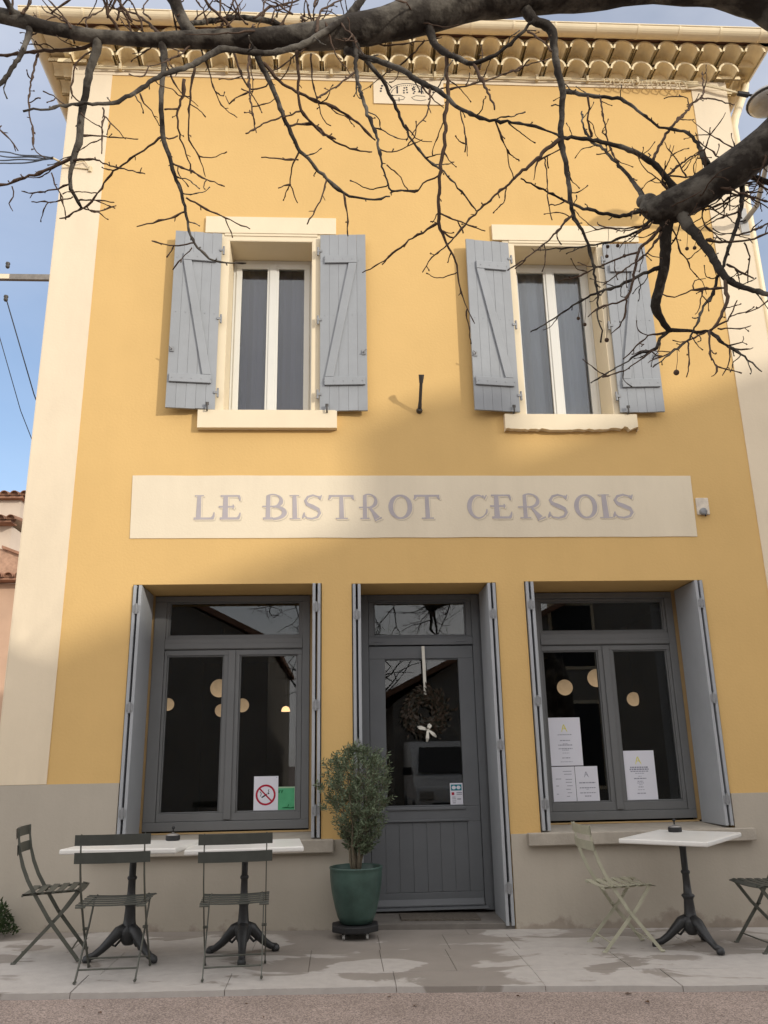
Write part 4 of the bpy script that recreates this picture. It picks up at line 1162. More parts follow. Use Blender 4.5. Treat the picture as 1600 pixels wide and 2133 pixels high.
def shop_window(X0, X1, zb, zt, sx, g1, g2, tr, mid):
    # outer frame
    f = MB()
    f.box(X0, X1, FY - .01, FY + .07, zt - .055, zt)
    f.box(X0, X1, FY - .01, FY + .07, zb, zb + .075)
    f.box(X0, tr[0] - .012, FY - .01, FY + .07, zb + .075, zt - .055)
    f.box(tr[1] + .012, X1, FY - .01, FY + .07, zb + .075, zt - .055)
    f.box(tr[0] - .012, tr[1] + .012, FY - .012, FY + .07, 2.292, tr[2] - .012)
    f.box(tr[0] - .012, tr[1] + .012, FY - .022, FY - .0125, 2.298, 2.345)
    win = f.build('window', M['frame'], house, bevel=.004)
    sash(win, tr[0] - .011, tr[1] + .011, tr[2] - .011, zt - .056, tr[0] + .012, tr[1] - .012, tr[2] + .012, tr[3], FY + .005, FY + .055)
    pane(win, tr[0], tr[1], tr[2], tr[3] + .01)
    z0, z1 = zb + .077, 2.289
    sash(win, tr[0] - .010, mid - .001, z0, z1, g1[0], g1[1], g1[2], g1[3])
    sash(win, mid + .001, tr[1] + .010, z0, z1, g2[0], g2[1], g2[2], g2[3])
    pane(win, g1[0] - .005, g1[1] + .005, g1[2] - .005, g1[3] + .005)
    pane(win, g2[0] - .005, g2[1] + .005, g2[2] - .005, g2[3] + .005)
    c = MB()
    c.box(mid - .030, mid + .034, FY - .016, FY - .0015, z0 + .01, z1 - .005)
    c.build('meeting_cover', M['frame'], win, bevel=.004)
    return win
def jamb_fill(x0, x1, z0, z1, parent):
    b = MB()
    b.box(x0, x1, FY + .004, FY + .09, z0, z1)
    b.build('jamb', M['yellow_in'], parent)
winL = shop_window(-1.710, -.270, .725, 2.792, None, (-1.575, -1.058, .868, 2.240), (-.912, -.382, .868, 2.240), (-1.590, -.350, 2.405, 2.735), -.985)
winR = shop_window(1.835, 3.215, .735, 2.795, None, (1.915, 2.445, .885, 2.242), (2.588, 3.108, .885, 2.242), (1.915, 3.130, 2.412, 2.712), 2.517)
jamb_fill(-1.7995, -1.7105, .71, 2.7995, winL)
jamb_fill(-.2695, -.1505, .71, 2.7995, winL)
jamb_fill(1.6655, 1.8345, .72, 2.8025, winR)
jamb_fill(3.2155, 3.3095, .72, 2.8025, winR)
# stone sills
def stone_sill(x0, x1, z0, z1, inner0, inner1, zi):
    b = MB()
    b.box(x0, x1, -.085, -.0125, z0, z1)
    b.prism([(-.012, z1), (FY, zi), (FY, z0 + .03), (-.012, z0 + .03)], inner0 + .003, inner1 - .003, ax='x')
    b.build('sill', M['sill'], house, bevel=.008)
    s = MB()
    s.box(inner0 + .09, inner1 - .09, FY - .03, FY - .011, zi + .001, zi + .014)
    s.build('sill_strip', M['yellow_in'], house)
stone_sill(-2.02, -.047, .580, .680, -1.80, -.15, .700)
stone_sill(1.542, 3.450, .590, .688, 1.665, 3.31, .706)

def leaf(xc, z0, z1, y0, y1, th=.026):
    b = MB()
    b.box(xc - th / 2, xc + th / 2, y0, y1, z0, z1)
    return b.build('folding_shutter', M['shut'], house, bevel=.003)
def folded_pair(x_out, side, z0, z1, depth=.46):
    # two leaves folded face to face against the side of the opening; side +1 when they sit at the left side
    a = leaf(x_out + side * .017, z0, z1, -.022, depth - .03)
    c = leaf(x_out + side * .062, z0, z1, -.022, depth)
    a.data.materials[0] = M['shut']
    for hz in (.10, .5, .9):
        z = z0 + (z1 - z0) * hz
        h = MB()
        xx = x_out + side * .040
        h.tube([(xx, -.026, z - .045), (xx, -.026, z + .045)], .010, 10)
        h.box(xx - .028, xx + .028, -.028, -.0235, z - .03, z + .03)
        h.build('hinge', M['steelgrey'], c)
    return c
folded_pair(-1.795, 1, .700, 2.792)
folded_pair(-.155, -1, .690, 2.797)
folded_pair(.120, 1, .045, 2.788)
folded_pair(1.405, -1, -.005, 2.788)
folded_pair(1.672, 1, .700, 2.797)
folded_pair(3.303, -1, .705, 2.797)

# door
dy = FY
f = MB()
f.box(.205, .277, dy - .01, dy + .09, .03, 2.79)
f.box(1.257, 1.325, dy - .01, dy + .09, .03, 2.79)
f.box(.277, 1.257, dy - .01, dy + .09, 2.735, 2.79)
f.box(.277, 1.257, dy - .018, dy + .09, 2.312, 2.378)
f.box(.115, .205, dy + .0, dy + .09, .03, 2.79)
f.box(1.325, 1.41, dy + .0, dy + .09, .03, 2.79)
f.box(.33, .42, dy - .024, dy - .0185, 2.338, 2.350)
f.box(1.10, 1.19, dy - .024, dy - .0185, 2.338, 2.350)
door = f.build('door', M['door'], house, bevel=.004)
sash(door, .2785, 1.2555, 2.3795, 2.7345, .330, 1.204, 2.398, 2.718, dy, dy + .055, 'door')
pane(door, .327, 1.207, 2.395, 2.722)
lf = MB()
lx0, lx1, lz0, lz1 = .280, 1.254, .105, 2.303
gx0, gx1, gz0, gz1 = .428, 1.112, .880, 2.186
px0, px1, pz0, pz1 = .404, 1.134, .180, .752
y0, y1 = dy + .004, dy + .055
lf.box(lx0, lx1, y0, y1, gz1, lz1)
lf.box(lx0, gx0, y0, y1, gz0, gz1)
lf.box(gx1, lx1, y0, y1, gz0, gz1)
lf.box(lx0, lx1, y0, y1, pz1, gz0)
lf.box(lx0, px0, y0, y1, pz0, pz1)
lf.box(px1, lx1, y0, y1, pz0, pz1)
lf.box(lx0, lx1, y0, y1, lz0, pz0)
lf.box(gx0 - .01, gx1 + .01, y0 - .012, y0 - .0005, gz0 - .028, gz0 - .004)
lf.box(px0 - .012, px1 + .012, y0 - .010, y0 - .0005, pz1 + .003, pz1 + .022)
for q in ((gx0, gx1, gz1 - .012, gz1 - .0005), (gx0, gx1, gz0 + .0005, gz0 + .012)):
    lf.box(q[0], q[1], y0 + .012, y1 - .006, q[2], q[3])
lf.build('door_leaf', M['door'], door, bevel=.004)
pane(door, gx0 - .006, gx1 + .006, gz0 - .006, gz1 + .006)
kb = 6
for i in range(kb):
    a, c = px0 + (px1 - px0) * i / kb, px0 + (px1 - px0) * (i + 1) / kb
    bb = MB()
    bb.box(a + .0005, c - .0005, y0 + .008, y1 - .01, pz0 + .002, pz1 - .002)
    bb.build('board', M['door'], door, bevel=.0025)
wb = MB()
wb.prism([(dy - .035, .075), (dy - .035, .088), (dy + .003, .130), (dy + .003, .075)], lx0 + .005, lx1 - .005, ax='x')
wb.prism([(dy - .06, .048), (dy - .06, .058), (dy - .02, .074), (dy - .02, .048)], .25, 1.28, ax='x')
wb.build('weather_bar', M['door'], door, bevel=.003)
th = MB()
slab_box(th, .116, 1.409, .002, FY + .09, .042, .2)
th.build('doorstep', M['doorstep'], house, bevel=.006)
dm = MB()
slab_box(dm, .50, 1.15, .11, .40, .056, .013)
o = dm.build('doormat', mat('dark_coir', (.12, .105, .088), .98, .35, 60, .6, 180, .1))
tag(o, 'dark worn doormat on the stone step before the door', 'doormat')

# dark dining room behind the glass
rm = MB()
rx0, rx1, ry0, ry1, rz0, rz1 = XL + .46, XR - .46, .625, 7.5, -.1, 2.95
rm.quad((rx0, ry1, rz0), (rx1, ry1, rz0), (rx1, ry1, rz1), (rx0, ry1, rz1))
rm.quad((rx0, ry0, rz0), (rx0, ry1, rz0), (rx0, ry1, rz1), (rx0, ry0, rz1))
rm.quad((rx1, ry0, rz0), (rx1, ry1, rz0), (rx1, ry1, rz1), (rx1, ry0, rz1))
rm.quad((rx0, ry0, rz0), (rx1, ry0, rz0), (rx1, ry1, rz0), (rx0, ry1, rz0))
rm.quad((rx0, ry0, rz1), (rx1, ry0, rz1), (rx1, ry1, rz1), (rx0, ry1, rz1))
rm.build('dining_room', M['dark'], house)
LAMPS = [(-2.14, 2.0, .078, 'small pale globe lamp glowing at the left edge of the left window'),
         (-1.51, 2.19, .112, 'largest pale globe lamp hanging highest behind the left window'),
         (-1.475, 1.915, .078, 'globe lamp half hidden by the left window bar, below the largest globe'),
         (-1.215, 1.975, .085, 'globe lamp just right of the middle bar of the left window'),
         (2.91, 2.136, .100, 'globe lamp above the menus in the left pane of the right window'),
         (3.335, 2.25, .115, 'highest globe lamp, beside the middle bar of the right window'),
         (3.80, 1.975, .088, 'lone globe lamp in the right pane of the right window')]
for x, z, r, lab in LAMPS:
    t = thing('pendant_lamp', lab, 'lamp', (x, 3.5, z), group='paper globe lamps in the dining room')
    b = MB()
    b.lathe([(max(.004, r * math.sin(math.pi * i / 14)), -r * math.cos(math.pi * i / 14)) for i in range(15)], n=24)
    b.build('lamp_globe', M['globe'], t, smooth=True)
    b = MB()
    b.tube([(0, 0, r), (0, 0, 2.945 - z)], .004, 6)
    b.build('cord', M['cable'], t)
t = thing('pendant_lamp', 'tiny bright dome lamp glowing in the right pane of the left window', 'lamp', (-.67, 3.5, 1.92))
b = MB()
b.lathe([(.055, -.03), (.05, .0), (.035, .025), (.01, .035)], n=20)
b.build('lamp_shade', M['globe_hot'], t, smooth=True)
b = MB()
b.tube([(0, 0, .035), (0, 0, 1.02)], .004, 6)
b.build('cord', M['cable'], t)
# ------------------------------------------------------------------ papers on the glass
def sheet(name, label, cat, x0, x1, z0, z1, m, y=FY + .0275, group=None, tilt=0):
    b = MB()
    n = 6
    for i in range(n):
        a, c = x0 + (x1 - x0) * i / n, x0 + (x1 - x0) * (i + 1) / n
        b.box(a, c, y - .0006, y, z0, z1)
    o = MB()
    o.box(x0, x1, y - .0012, y - .0004, z0, z1)
    s = o.build(name, M[m])
    return tag(s, label, cat, group)
def strips(parent, rows, m, y, name='print'):
    b = MB()
    for xa, xb, z, h in rows:
        b.box(xa, xb, y - .0020, y - .0013, z - h / 2, z + h / 2)
    return tag(b.build(name, M[m], parent), kind='stuff')
PY = FY + .0275
def textlines(x0, x1, z0, z1, spec, seed):
    # broken strips of different length that read as lines of small type
    r = random.Random(seed)
    out = []
    w, h = x1 - x0, z1 - z0
    for fz, fw, th in spec:
        xa = x0 + w * (.5 - fw / 2)
        end = x0 + w * (.5 + fw / 2)
        while xa < end:
            l = min(end - xa, r.uniform(.010, .026))
            out.append((xa, xa + l, z1 - h * fz, th))
            xa += l + .0045
    return out
def letter_a(parent, cx, cz, s, m, y):
    b = MB()
    b.ribbon([(cx - s * .45, cz - s * .6), (cx - s * .1, cz + s * .5), (cx, cz + s * .6)], [s * .10, s * .16, s * .06], y - .0020, y - .0013)
    b.ribbon([(cx, cz + s * .6), (cx + s * .18, cz), (cx + s * .5, cz - s * .6)], [s * .06, s * .22, s * .08], y - .0020, y - .0013)
    b.ribbon([(cx - s * .22, cz - s * .12), (cx + s * .22, cz - s * .05)], s * .10, y - .0021, y - .0014)
    b.build('emblem', M[m], parent)
s = sheet('menu_sheet', 'tall white menu sheet with a yellow emblem, taped highest in the right window', 'menu', 1.919, 2.225, 1.204, 1.630, 'paper')
letter_a(s, 2.072, 1.535, .055, 'ink_yellow', PY)
strips(s, textlines(1.919, 2.225, 1.204, 1.63, [(.36, .42, .006), (.48, .30, .008), (.55, .14, .005), (.575, .42, .008), (.65, .42, .008), (.68, .20, .005), (.74, .20, .004), (.84, .24, .007), (.92, .36, .004)], 1), 'ink', PY)
s = sheet('menu_sheet', 'white sheet with faint handwritten columns at the lower left of the right window', 'menu', 1.918, 2.139, .888, 1.196, 'paper')
strips(s, [(x0_, x0_ + l_, z_, .005) for x0_, l_, z_ in [(2.03, .08, 1.155), (2.04, .07, 1.13), (1.96, .05, 1.09), (2.05, .06, 1.085), (2.05, .055, 1.06), (2.06, .05, 1.03), (2.05, .04, 1.0), (1.96, .025, 1.03), (2.06, .04, .97), (2.05, .03, .94), (1.96, .02, .96)]], 'ink', PY)
s = sheet('menu_sheet', 'white sheet with a small grey emblem and four printed lines, beside the handwritten one', 'menu', 2.143, 2.350, .886, 1.196, 'paper', y=PY - .001)
letter_a(s, 2.243, 1.125, .040, 'ink', PY - .001)
strips(s, textlines(2.143, 2.35, .886, 1.196, [(.46, .72, .010), (.60, .70, .008), (.64, .12, .004), (.74, .70, .007), (.83, .30, .008)], 2), 'ink', PY - .001)
s = sheet('menu_sheet', 'tall white menu sheet with a yellow emblem, alone in the right hand pane', 'menu', 2.590, 2.888, .892, 1.324, 'paper')
letter_a(s, 2.735, 1.238, .055, 'ink_yellow', PY)
strips(s, textlines(2.59, 2.888, .892, 1.324, [(.34, .56, .012), (.38, .60, .012), (.42, .56, .008), (.46, .28, .005), (.52, .10, .004), (.565, .38, .009), (.62, .18, .006), (.655, .20, .006), (.69, .10, .004), (.735, .16, .006), (.79, .20, .004), (.86, .26, .007)], 3), 'ink', PY)
s = sheet('no_smoking_sign', 'white no smoking notice with a red barred circle behind the left window', 'sign', -.757, -.542, .872, 1.166, 'paper')
b = MB()
cx, cz, rr = -.652, 1.008, .080
b.ribbon(arc(cx, cz, rr, rr, 0, 360, 36), .0165, PY - .0024, PY - .0017)
b.ribbon([(cx - rr * .68, cz + rr * .68), (cx + rr * .68, cz - rr * .68)], .0125, PY - .0027, PY - .0020)
b.build('red_ring', M['ink_red'], s)
b = MB()
mxr = Matrix.Rotation(R(25), 2)
b.ribbon([(cx - .035, cz - .022), (cx + .012, cz + .006)], .012, PY - .0021, PY - .0014)
b.ribbon([(cx + .018, cz + .010), (cx + .030, cz + .017)], .014, PY - .0021, PY - .0014)
b.ribbon([(cx + .030, cz + .025), (cx + .022, cz + .037), (cx + .030, cz + .046)], .006, PY - .0021, PY - .0014)
b.ribbon([(cx - .045, cz - .012), (cx - .038, cz + .012), (cx - .050, cz + .028)], .006, PY - .0021, PY - .0014)
b.build('cigarette_symbol', M['ink_dark'], s)
b = MB()
b.lathe([(.004, 0), (.004, .003)], mx=Matrix.Translation((-.556, PY - .001, 1.155)) @ Matrix.Rotation(math.pi / 2, 4, 'X'), n=8)
b.build('pin', M['ink'], s)
s = sheet('notice_card', 'square green card beside the no smoking notice', 'card', -.541, -.388, .868, 1.074, 'green_paper')
b = MB()
b.ribbon([(-.534, 1.045), (-.534, 1.022)], .010, PY - .0021, PY - .0014)
b.ribbon([(-.518, 1.047), (-.510, 1.020), (-.500, 1.048)], .009, PY - .0021, PY - .0014)
b.ribbon([(-.503, .897), (-.47, .899), (-.43, .895), (-.40, .899)], [.006, .011, .008, .012], PY - .0021, PY - .0014)
b.ribbon([(-.455, .905), (-.448, .925)], .007, PY - .0021, PY - .0014)
b.build('handwriting', M['ink_green'], s)
b = MB()
b.box(-.541, -.388, PY - .0021, PY - .0014, 1.062, 1.074)
b.box(-.398, -.388, PY - .0021, PY - .0014, .868, 1.0615)
b.build('pale_edge', mat('pale_green_edge', (.35, .5, .34), .8), s)
s = sheet('door_sticker', 'small white sticker with a teal heading low on the door glass', 'sticker', .993, 1.108, .884, 1.074, 'paper', y=FY + .0295)
SY = FY + .0295
b = MB()
b.box(1.002, 1.098, SY - .0020, SY - .0013, 1.010, 1.062)
b.build('heading_block', M['ink_teal'], s)
b = MB()
for cx in (1.028, 1.070):
    b.prism([(cx + .019 * math.cos(a * .5236), 1.036 + .016 * math.sin(a * .5236)) for a in range(12)], SY - .0027, SY - .0021)
b.build('pale_disc', M['paper'], s)
b = MB()
b.box(1.006, 1.030, SY - .0020, SY - .0013, .972, .996)
b.build('red_block', M['ink_red'], s)
strips(s, [(1.05, 1.10, .992, .008), (1.05, 1.10, .978, .007), (1.01, 1.04, .955, .006), (1.01, 1.045, .94, .006), (1.055, 1.09, .938, .010), (1.01, 1.045, .922, .006), (1.012, 1.04, .906, .006)], 'ink', SY)

# ------------------------------------------------------------------ wreath on the door
wr = thing('wreath', 'dried leaf wreath with a white bow hanging on the door glass', 'wreath', (.785, FY - .03, 1.695))
b = MB()
r_ = random.Random(3)
for i in range(1500):
    a = r_.uniform(0, 2 * math.pi)
    rad = .142 + r_.gauss(0, .034)
    p = Vector((rad * math.cos(a), r_.uniform(-.045, .02), rad * math.sin(a)))
    d = Vector((math.cos(a + r_.uniform(.2, 2.2)), r_.uniform(-.6, .3), math.sin(a + r_.uniform(.2, 2.2)))).normalized()
    s_ = d.cross(Vector((r_.uniform(-1, 1), 1, r_.uniform(-1, 1)))).normalized()
    l, w_ = r_.uniform(.035, .075), r_.uniform(.006, .013)
    b.quad(p, p + d * l * .5 + s_ * w_, p + d * l, p + d * l * .5 - s_ * w_)
fo = b.build('foliage', M['wreath'], wr)
tag(fo, kind='stuff')
b = MB()
ring = [(.13 * math.cos(a * math.pi / 16), 0, .13 * math.sin(a * math.pi / 16)) for a in range(33)]
b.tube(ring, .026, 8, caps=False)
b.build('wicker_ring', M['stem'], wr)
b = MB()
b.box(-.016, .012, -.010, -.008, .15, .60)
b.box(-.012, .008, -.013, -.011, .15, .60)
b.v = [(x + .010 * math.sin(z * 14) * (z < .5), y - (.012 if z < .4 else 0), z) for x, y, z in b.v]
b.build('hanging_ribbon', M['ribbon'], wr)
def petal(b, a, l, w_):
    c, s_ = math.cos(a), math.sin(a)
    prof = [(.0, .008), (.3, w_ * .7), (.7, w_), (1, w_ * .45)]
    for (u0, w0), (u1, w1) in zip(prof, prof[1:]):
        P = []
        for u, ww, sg in ((u0, w0, -1), (u0, w0, 1), (u1, w1, 1), (u1, w1, -1)):
            x, z = u * l, sg * ww
            P.append((.012 + x * c - z * s_, -.055 - .025 * math.sin(u * math.pi), -.155 + x * s_ + z * c))
        b.quad(*P)
b = MB()
petal(b, R(165), .095, .017); petal(b, R(62), .055, .020); petal(b, R(-95), .105, .016); petal(b, R(-40), .100, .015)
b.lathe([(.004, -.009), (.011, 0), (.004, .009)], .012, -.058, 10)
bw = b.build('bow', M['ribbon'], wr)
bw.data.transform(Matrix.Translation((0, 0, 0)))
for i, v in enumerate(bw.data.vertices[-30:]):
    v.co.z += -.155
so_ = bw.modifiers.new('thick', 'SOLIDIFY')
so_.thickness = .002

# ------------------------------------------------------------------ bistro chairs
def make_chair(label, m_frame, m_slat):
    t = thing('bistro_chair', label, 'chair', group='folding bistro chairs on the pavement')
    A = [(-.262, .845), (-.258, .78), (-.243, .69), (-.215, .60), (-.175, .51), (-.128, .43), (-.02, .262), (.185, .008)]
    B = [(.150, .428), (.045, .285), (-.215, .008)]
    for s in (-1, 1):
        b = MB()
        x = s * .195
        b.ribbon(A, [.012, .013, .018, .024, .024, .024, .024, .023], x - .0035, x + .0035, ax='x')
        b.tube([(x, .176, .006), (x, .205, .006)], .0085, 8)
        b.build('leg', M[m_frame], t)
        b = MB()
        x = s * .178
        b.ribbon(B, .023, x - .0035, x + .0035, ax='x')
        b.tube([(x, -.205, .006), (x, -.235, .006)], .0085, 8)
        b.build('leg', M[m_frame], t)
        b = MB()
        x = s * .166
        b.ribbon([(-.205, .418), (.17, .432)], .016, x - .003, x + .003, ax='x')
        b.tube([(s * .155, -.198, .417), (s * .215, -.198, .417)], .007, 8)
        b.build('seat_rail', M[m_frame], t)
        b = MB()
        b.tube([(s * .17, -.02, .266), (s * .202, -.02, .266)], .009, 8)
        b.build('pivot', M[m_frame], t)
    for y, z, hw in ((.135, .065, .195), (-.165, .062, .178)):
        b = MB()
        b.tube([(-hw, y, z), (hw, y, z)], .0055, 8)
        b.build('stretcher', M[m_frame], t)
    for i in range(6):
        y = -.178 + i * .067
        z = .430 + i * .0024
        b = MB()
        n = 6
        for k in range(n):
            xa, xb = -.215 + .43 * k / n, -.215 + .43 * (k + 1) / n
            za, zb = z - .008 * (1 - (xa / .215) ** 2), z - .008 * (1 - (xb / .215) ** 2)
            drop = .012 if i == 5 else 0
            b.quad((xa, y - .022, za), (xb, y - .022, zb), (xb, y + .022, zb - drop), (xa, y + .022, za - drop))
            b.quad((xa, y - .022, za - .004), (xb, y - .022, zb - .004), (xb, y + .022, zb - .004 - drop), (xa, y + .022, za - .004 - drop))
            b.quad((xa, y - .022, za), (xb, y - .022, zb), (xb, y - .022, zb - .004), (xa, y - .022, za - .004))
            b.quad((xa, y + .022, za - drop), (xb, y + .022, zb - drop), (xb, y + .022, zb - .004 - drop), (xa, y + .022, za - .004 - drop))
        b.build('seat_slat', M[m_slat], t)
    for z0, z1, y in ((.778, .842, -.262), (.672, .737, -.246)):
        b = MB()
        n = 10
        for k in range(n):
            xa, xb = -.232 + .464 * k / n, -.232 + .464 * (k + 1) / n
            ya, yb = y - .022 * (1 - (xa / .232) ** 2), y - .022 * (1 - (xb / .232) ** 2)
            b.quad((xa, ya, z0), (xb, yb, z0), (xb, yb - .006, z1), (xa, ya - .006, z1))
            b.quad((xa, ya - .005, z0), (xb, yb - .005, z0), (xb, yb - .011, z1), (xa, ya - .011, z1))
            b.quad((xa, ya - .006, z1), (xb, yb - .006, z1), (xb, yb - .011, z1), (xa, ya - .011, z1))
            b.quad((xa, ya, z0), (xb, yb, z0), (xb, yb - .005, z0), (xa, ya - .005, z0))
        b.build('back_slat', M[m_slat], t)
    return t
def place(o, x, y, heading):
    o.location = (x, y, gz(x) + .001)
    o.rotation_euler = (0, 0, R(heading) - math.pi / 2)
c1 = make_chair('dark chair with its back to the street, left one of two at the long table', 'chair', 'chair_back')
place(c1, -1.425, -1.345, 92)
c2 = copy_thing(c1)
c2['label'] = 'dark chair with its back to the street, standing nearest the potted olive'
place(c2, -.675, -1.315, 94)
c0 = copy_thing(c1)
c0['label'] = 'olive grey chair seen side on at the far left end of the tables'
place(c0, -1.955, -.855, 9)
for ch in c0.children:
    if ch.name.startswith(('seat_slat', 'back_slat')):
        ch.data = ch.data.copy()
        ch.data.materials[0] = M['chair']
c4 = copy_thing(c1)
c4['label'] = 'dark chair facing the right hand table, cut by the edge of the photo'
place(c4, 3.145, -.765, 183)
c3 = make_chair('pale sage green chair side on beside the right hand table', 'sage', 'sage')
place(c3, 2.075, -.700, 1)

# ------------------------------------------------------------------ tables
def make_table(label, sx, sy, h, group='marble topped bistro tables'):
    t = thing('bistro_table', label, 'table', group=group)
    b = MB()
    b.box(-sx / 2, sx / 2, -sy / 2, sy / 2, h - .034, h)
    b.build('table_top', M['marble'], t, bevel=.009)
    b = MB()
    b.lathe([(.085, h - .0345), (.085, h - .046), (.03, h - .055), (.024, h - .10), (.0235, .52), (.030, .515), (.034, .505), (.030, .495), (.025, .49), (.027, .42), (.030, .36), (.044, .352), (.048, .342), (.040, .332), (.034, .32), (.040, .24), (.046, .20), (.060, .185), (.064, .17), (.056, .12), (.040, .095), (.03, .085)], n=20)
    b.build('column', M['iron'], t, smooth=True)
    for k in range(3):
        a = R(90 + 120 * k)
        c, s_ = math.cos(a), math.sin(a)
        b = MB()
        P = [(.02, .185), (.07, .168), (.12, .120), (.170, .074), (.222, .040), (.268, .030)]
        rad = [.042, .039, .032, .026, .023, .021]
        b.tube([(p * c, p * s_, z) for p, z in P], rad, 10)
        b.lathe([(.006, .0), (.026, .004), (.030, .018), (.024, .040), (.008, .048)], .262 * c, .262 * s_, 12)
        b.ribbon([(.04, .13), (.085, .085), (.11, .098)], .014, -.006, .006)
        k0 = len(b.v)
        m_ = Matrix.Rotation(a, 4, 'Z')
        cnt = 2 * 4 * 2
        b.v[-cnt:] = [tuple(m_ @ Vector(v)) for v in b.v[-cnt:]]
        b.build('leg', M['iron'], t, smooth=True)
    return t
tb1 = make_table('marble topped table at the left, its top meeting the next one', .80, .62, .722)
tb1.location = (-1.437, -.93, gz(-1.437))
tb1.rotation_euler = (0, 0, R(60 + 22 - 90))
tb1.children[0].rotation_euler = (0, 0, -R(60 + 22 - 90) + R(-1.0))
tb2 = copy_thing(tb1)
tb2['label'] = 'marble topped table next to the potted olive, behind a dark chair'
tb2.children[0].data = tb1.children[0].data.copy()
for v in tb2.children[0].data.vertices: v.co.x *= .735 / .80
tb2.location = (-.668, -.885, gz(-.668) - .004)
tb2.rotation_euler = (0, 0, R(185))
tb2.children[0].rotation_euler = (0, 0, -R(185) + R(0))
tb3 = make_table('lone marble topped table on a black column under the right window', .64, .86, .758)
tb3.location = (2.555, -.74, gz(2.55))
tb3.rotation_euler = (0, 0, R(-40))
tb3.children[0].rotation_euler = (0, 0, R(40 - 17))
tb3.children[0].location = (0, 0, 0)

def ashtray(label, x, y, z):
    t = thing('ashtray', label, 'ashtray', (x, y, z), group='covered ashtrays on the tables')
    b = MB()
    b.lathe([(.048, .0005), (.052, .006), (.052, .030), (.049, .034), (.044, .034), (.040, .012), (.005, .010)], n=28)
    b.build('bowl', M['rubber'], t, smooth=False)
    b = MB()
    b.lathe([(.047, .0345), (.047, .040), (.030, .046), (.010, .050), (.006, .056)], n=28)
    b.build('lid', M['tin'], t, smooth=True)
    b = MB()
    b.lathe([(.005, .0565), (.005, .075), (.011, .080), (.013, .088), (.009, .097), (.002, .099)], n=16)
    b.build('knob', M['rubber'], t, smooth=True)
    return t
ashtray('black covered ashtray on the left hand table', -1.215, -.70, gz(-1.437) + .7225)
ashtray('black covered ashtray on the right hand table', 2.62, -.46, gz(2.55) + .7585)

# ------------------------------------------------------------------ potted olive
PX, PYY = .128, -.285
gp = gz(PX)
d = thing('plant_dolly', 'low black castor dolly carrying the green pot', 'plant dolly', (PX - .01, PYY, gp))
b = MB()
b.prism([(.190 * math.cos(a * math.pi / 4 + .39), .190 * math.sin(a * math.pi / 4 + .39)) for a in range(8)], .050, .098, ax='z')
b.build('platform', M['rubber'], d, bevel=.008)
for k in range(4):
    a = R(45 + 90 * k)
    cx, cy = .125 * math.cos(a), .125 * math.sin(a)
    b = MB()
    b.lathe([(.004, -.009), (.021, -.009), (.021, .009), (.004, .009)], mx=Matrix.Translation((cx, cy, .022)) @ Matrix.Rotation(math.pi / 2, 4, 'Y'), n=16)
    wh = b.build('castor', M['white_wheel'], d)
    b = MB()
    b.box(cx - .014, cx + .014, cy - .012, cy + .012, .034, .0495)
    b.build('castor_fork', M['rubber'], wh)
pt = thing('plant_pot', 'deep green glazed pot standing on the castor dolly', 'pot', (PX, PYY, gp + .0985))
b = MB()
b.lathe([(.100, 0), (.122, .006), (.145, .05), (.168, .13), (.188, .22), (.199, .30), (.203, .36), (.203, .385), (.207, .392), (.207, .402), (.198, .404), (.186, .396), (.184, .36), (.175, .34)], n=48)
b.build('pot_body', M['pot'], pt, smooth=True)
b = MB()
b.lathe([(.002, .352), (.10, .350), (.176, .345)][::-1] + [(.002, .36)], n=24)
b.build('soil', M['soil'], pt)
ol = thing('olive_tree', 'young bushy olive tree growing in the green pot', 'olive tree', (PX, PYY, gp + .0985 + .355))
r_ = random.Random(11)
stems = MB()
tips = []
for k in range(5):
    a = R(72 * k + 20)
    x0, y0_ = .022 * math.cos(a), .022 * math.sin(a)
    P = [Vector((x0, y0_, -.01))]
    lean = Vector((math.cos(a) * .16, math.sin(a) * .13, 1))
    for i in range(7):
        P.append(P[-1] + Vector((lean.x * .11 + r_.uniform(-.012, .012) + .003, lean.y * .11 + r_.uniform(-.012, .012), .10)))
    b = MB()
    b.tube(P, [.013, .012, .011, .010, .008, .007, .005, .004], 7)
    b.build('stem', M['stem'], ol, smooth=True)
    for i in range(2, 8):
        for q in range(5):
            ang = r_.uniform(0, 2 * math.pi)
            l = r_.uniform(.08, .19)
            e = P[i] + Vector((math.cos(ang) * l, math.sin(ang) * l, r_.uniform(.02, .15)))
            tips.append((P[i].copy(), e))
tw = MB()
lv = MB()
def crown_r(z):
    # half width of the crown at height z above the soil
    t_ = (z - .12) / .78
    if t_ < 0 or t_ > 1: return 0
    return .250 * (math.sin(math.pi * min(1, t_ * .60 + .055)) ** .8) * (1 if t_ < .85 else math.sqrt(max(0, (1 - t_) / .15)))
for a0, e in tips:
    hr = math.hypot(e.x - .02, e.y)
    cr_ = crown_r(e.z)
    if hr > cr_ and hr > 0:
        k = (cr_ + .01) / hr
        e = Vector(((e.x - .02) * k + .02, e.y * k, e.z))
    if e.z > .88: e.z = .88 - r_.uniform(0, .05)
    tw.tube([a0, (a0 + e) / 2 + Vector((0, 0, .01)), e], [.003, .0022, .0012], 4)
nleaf = 0
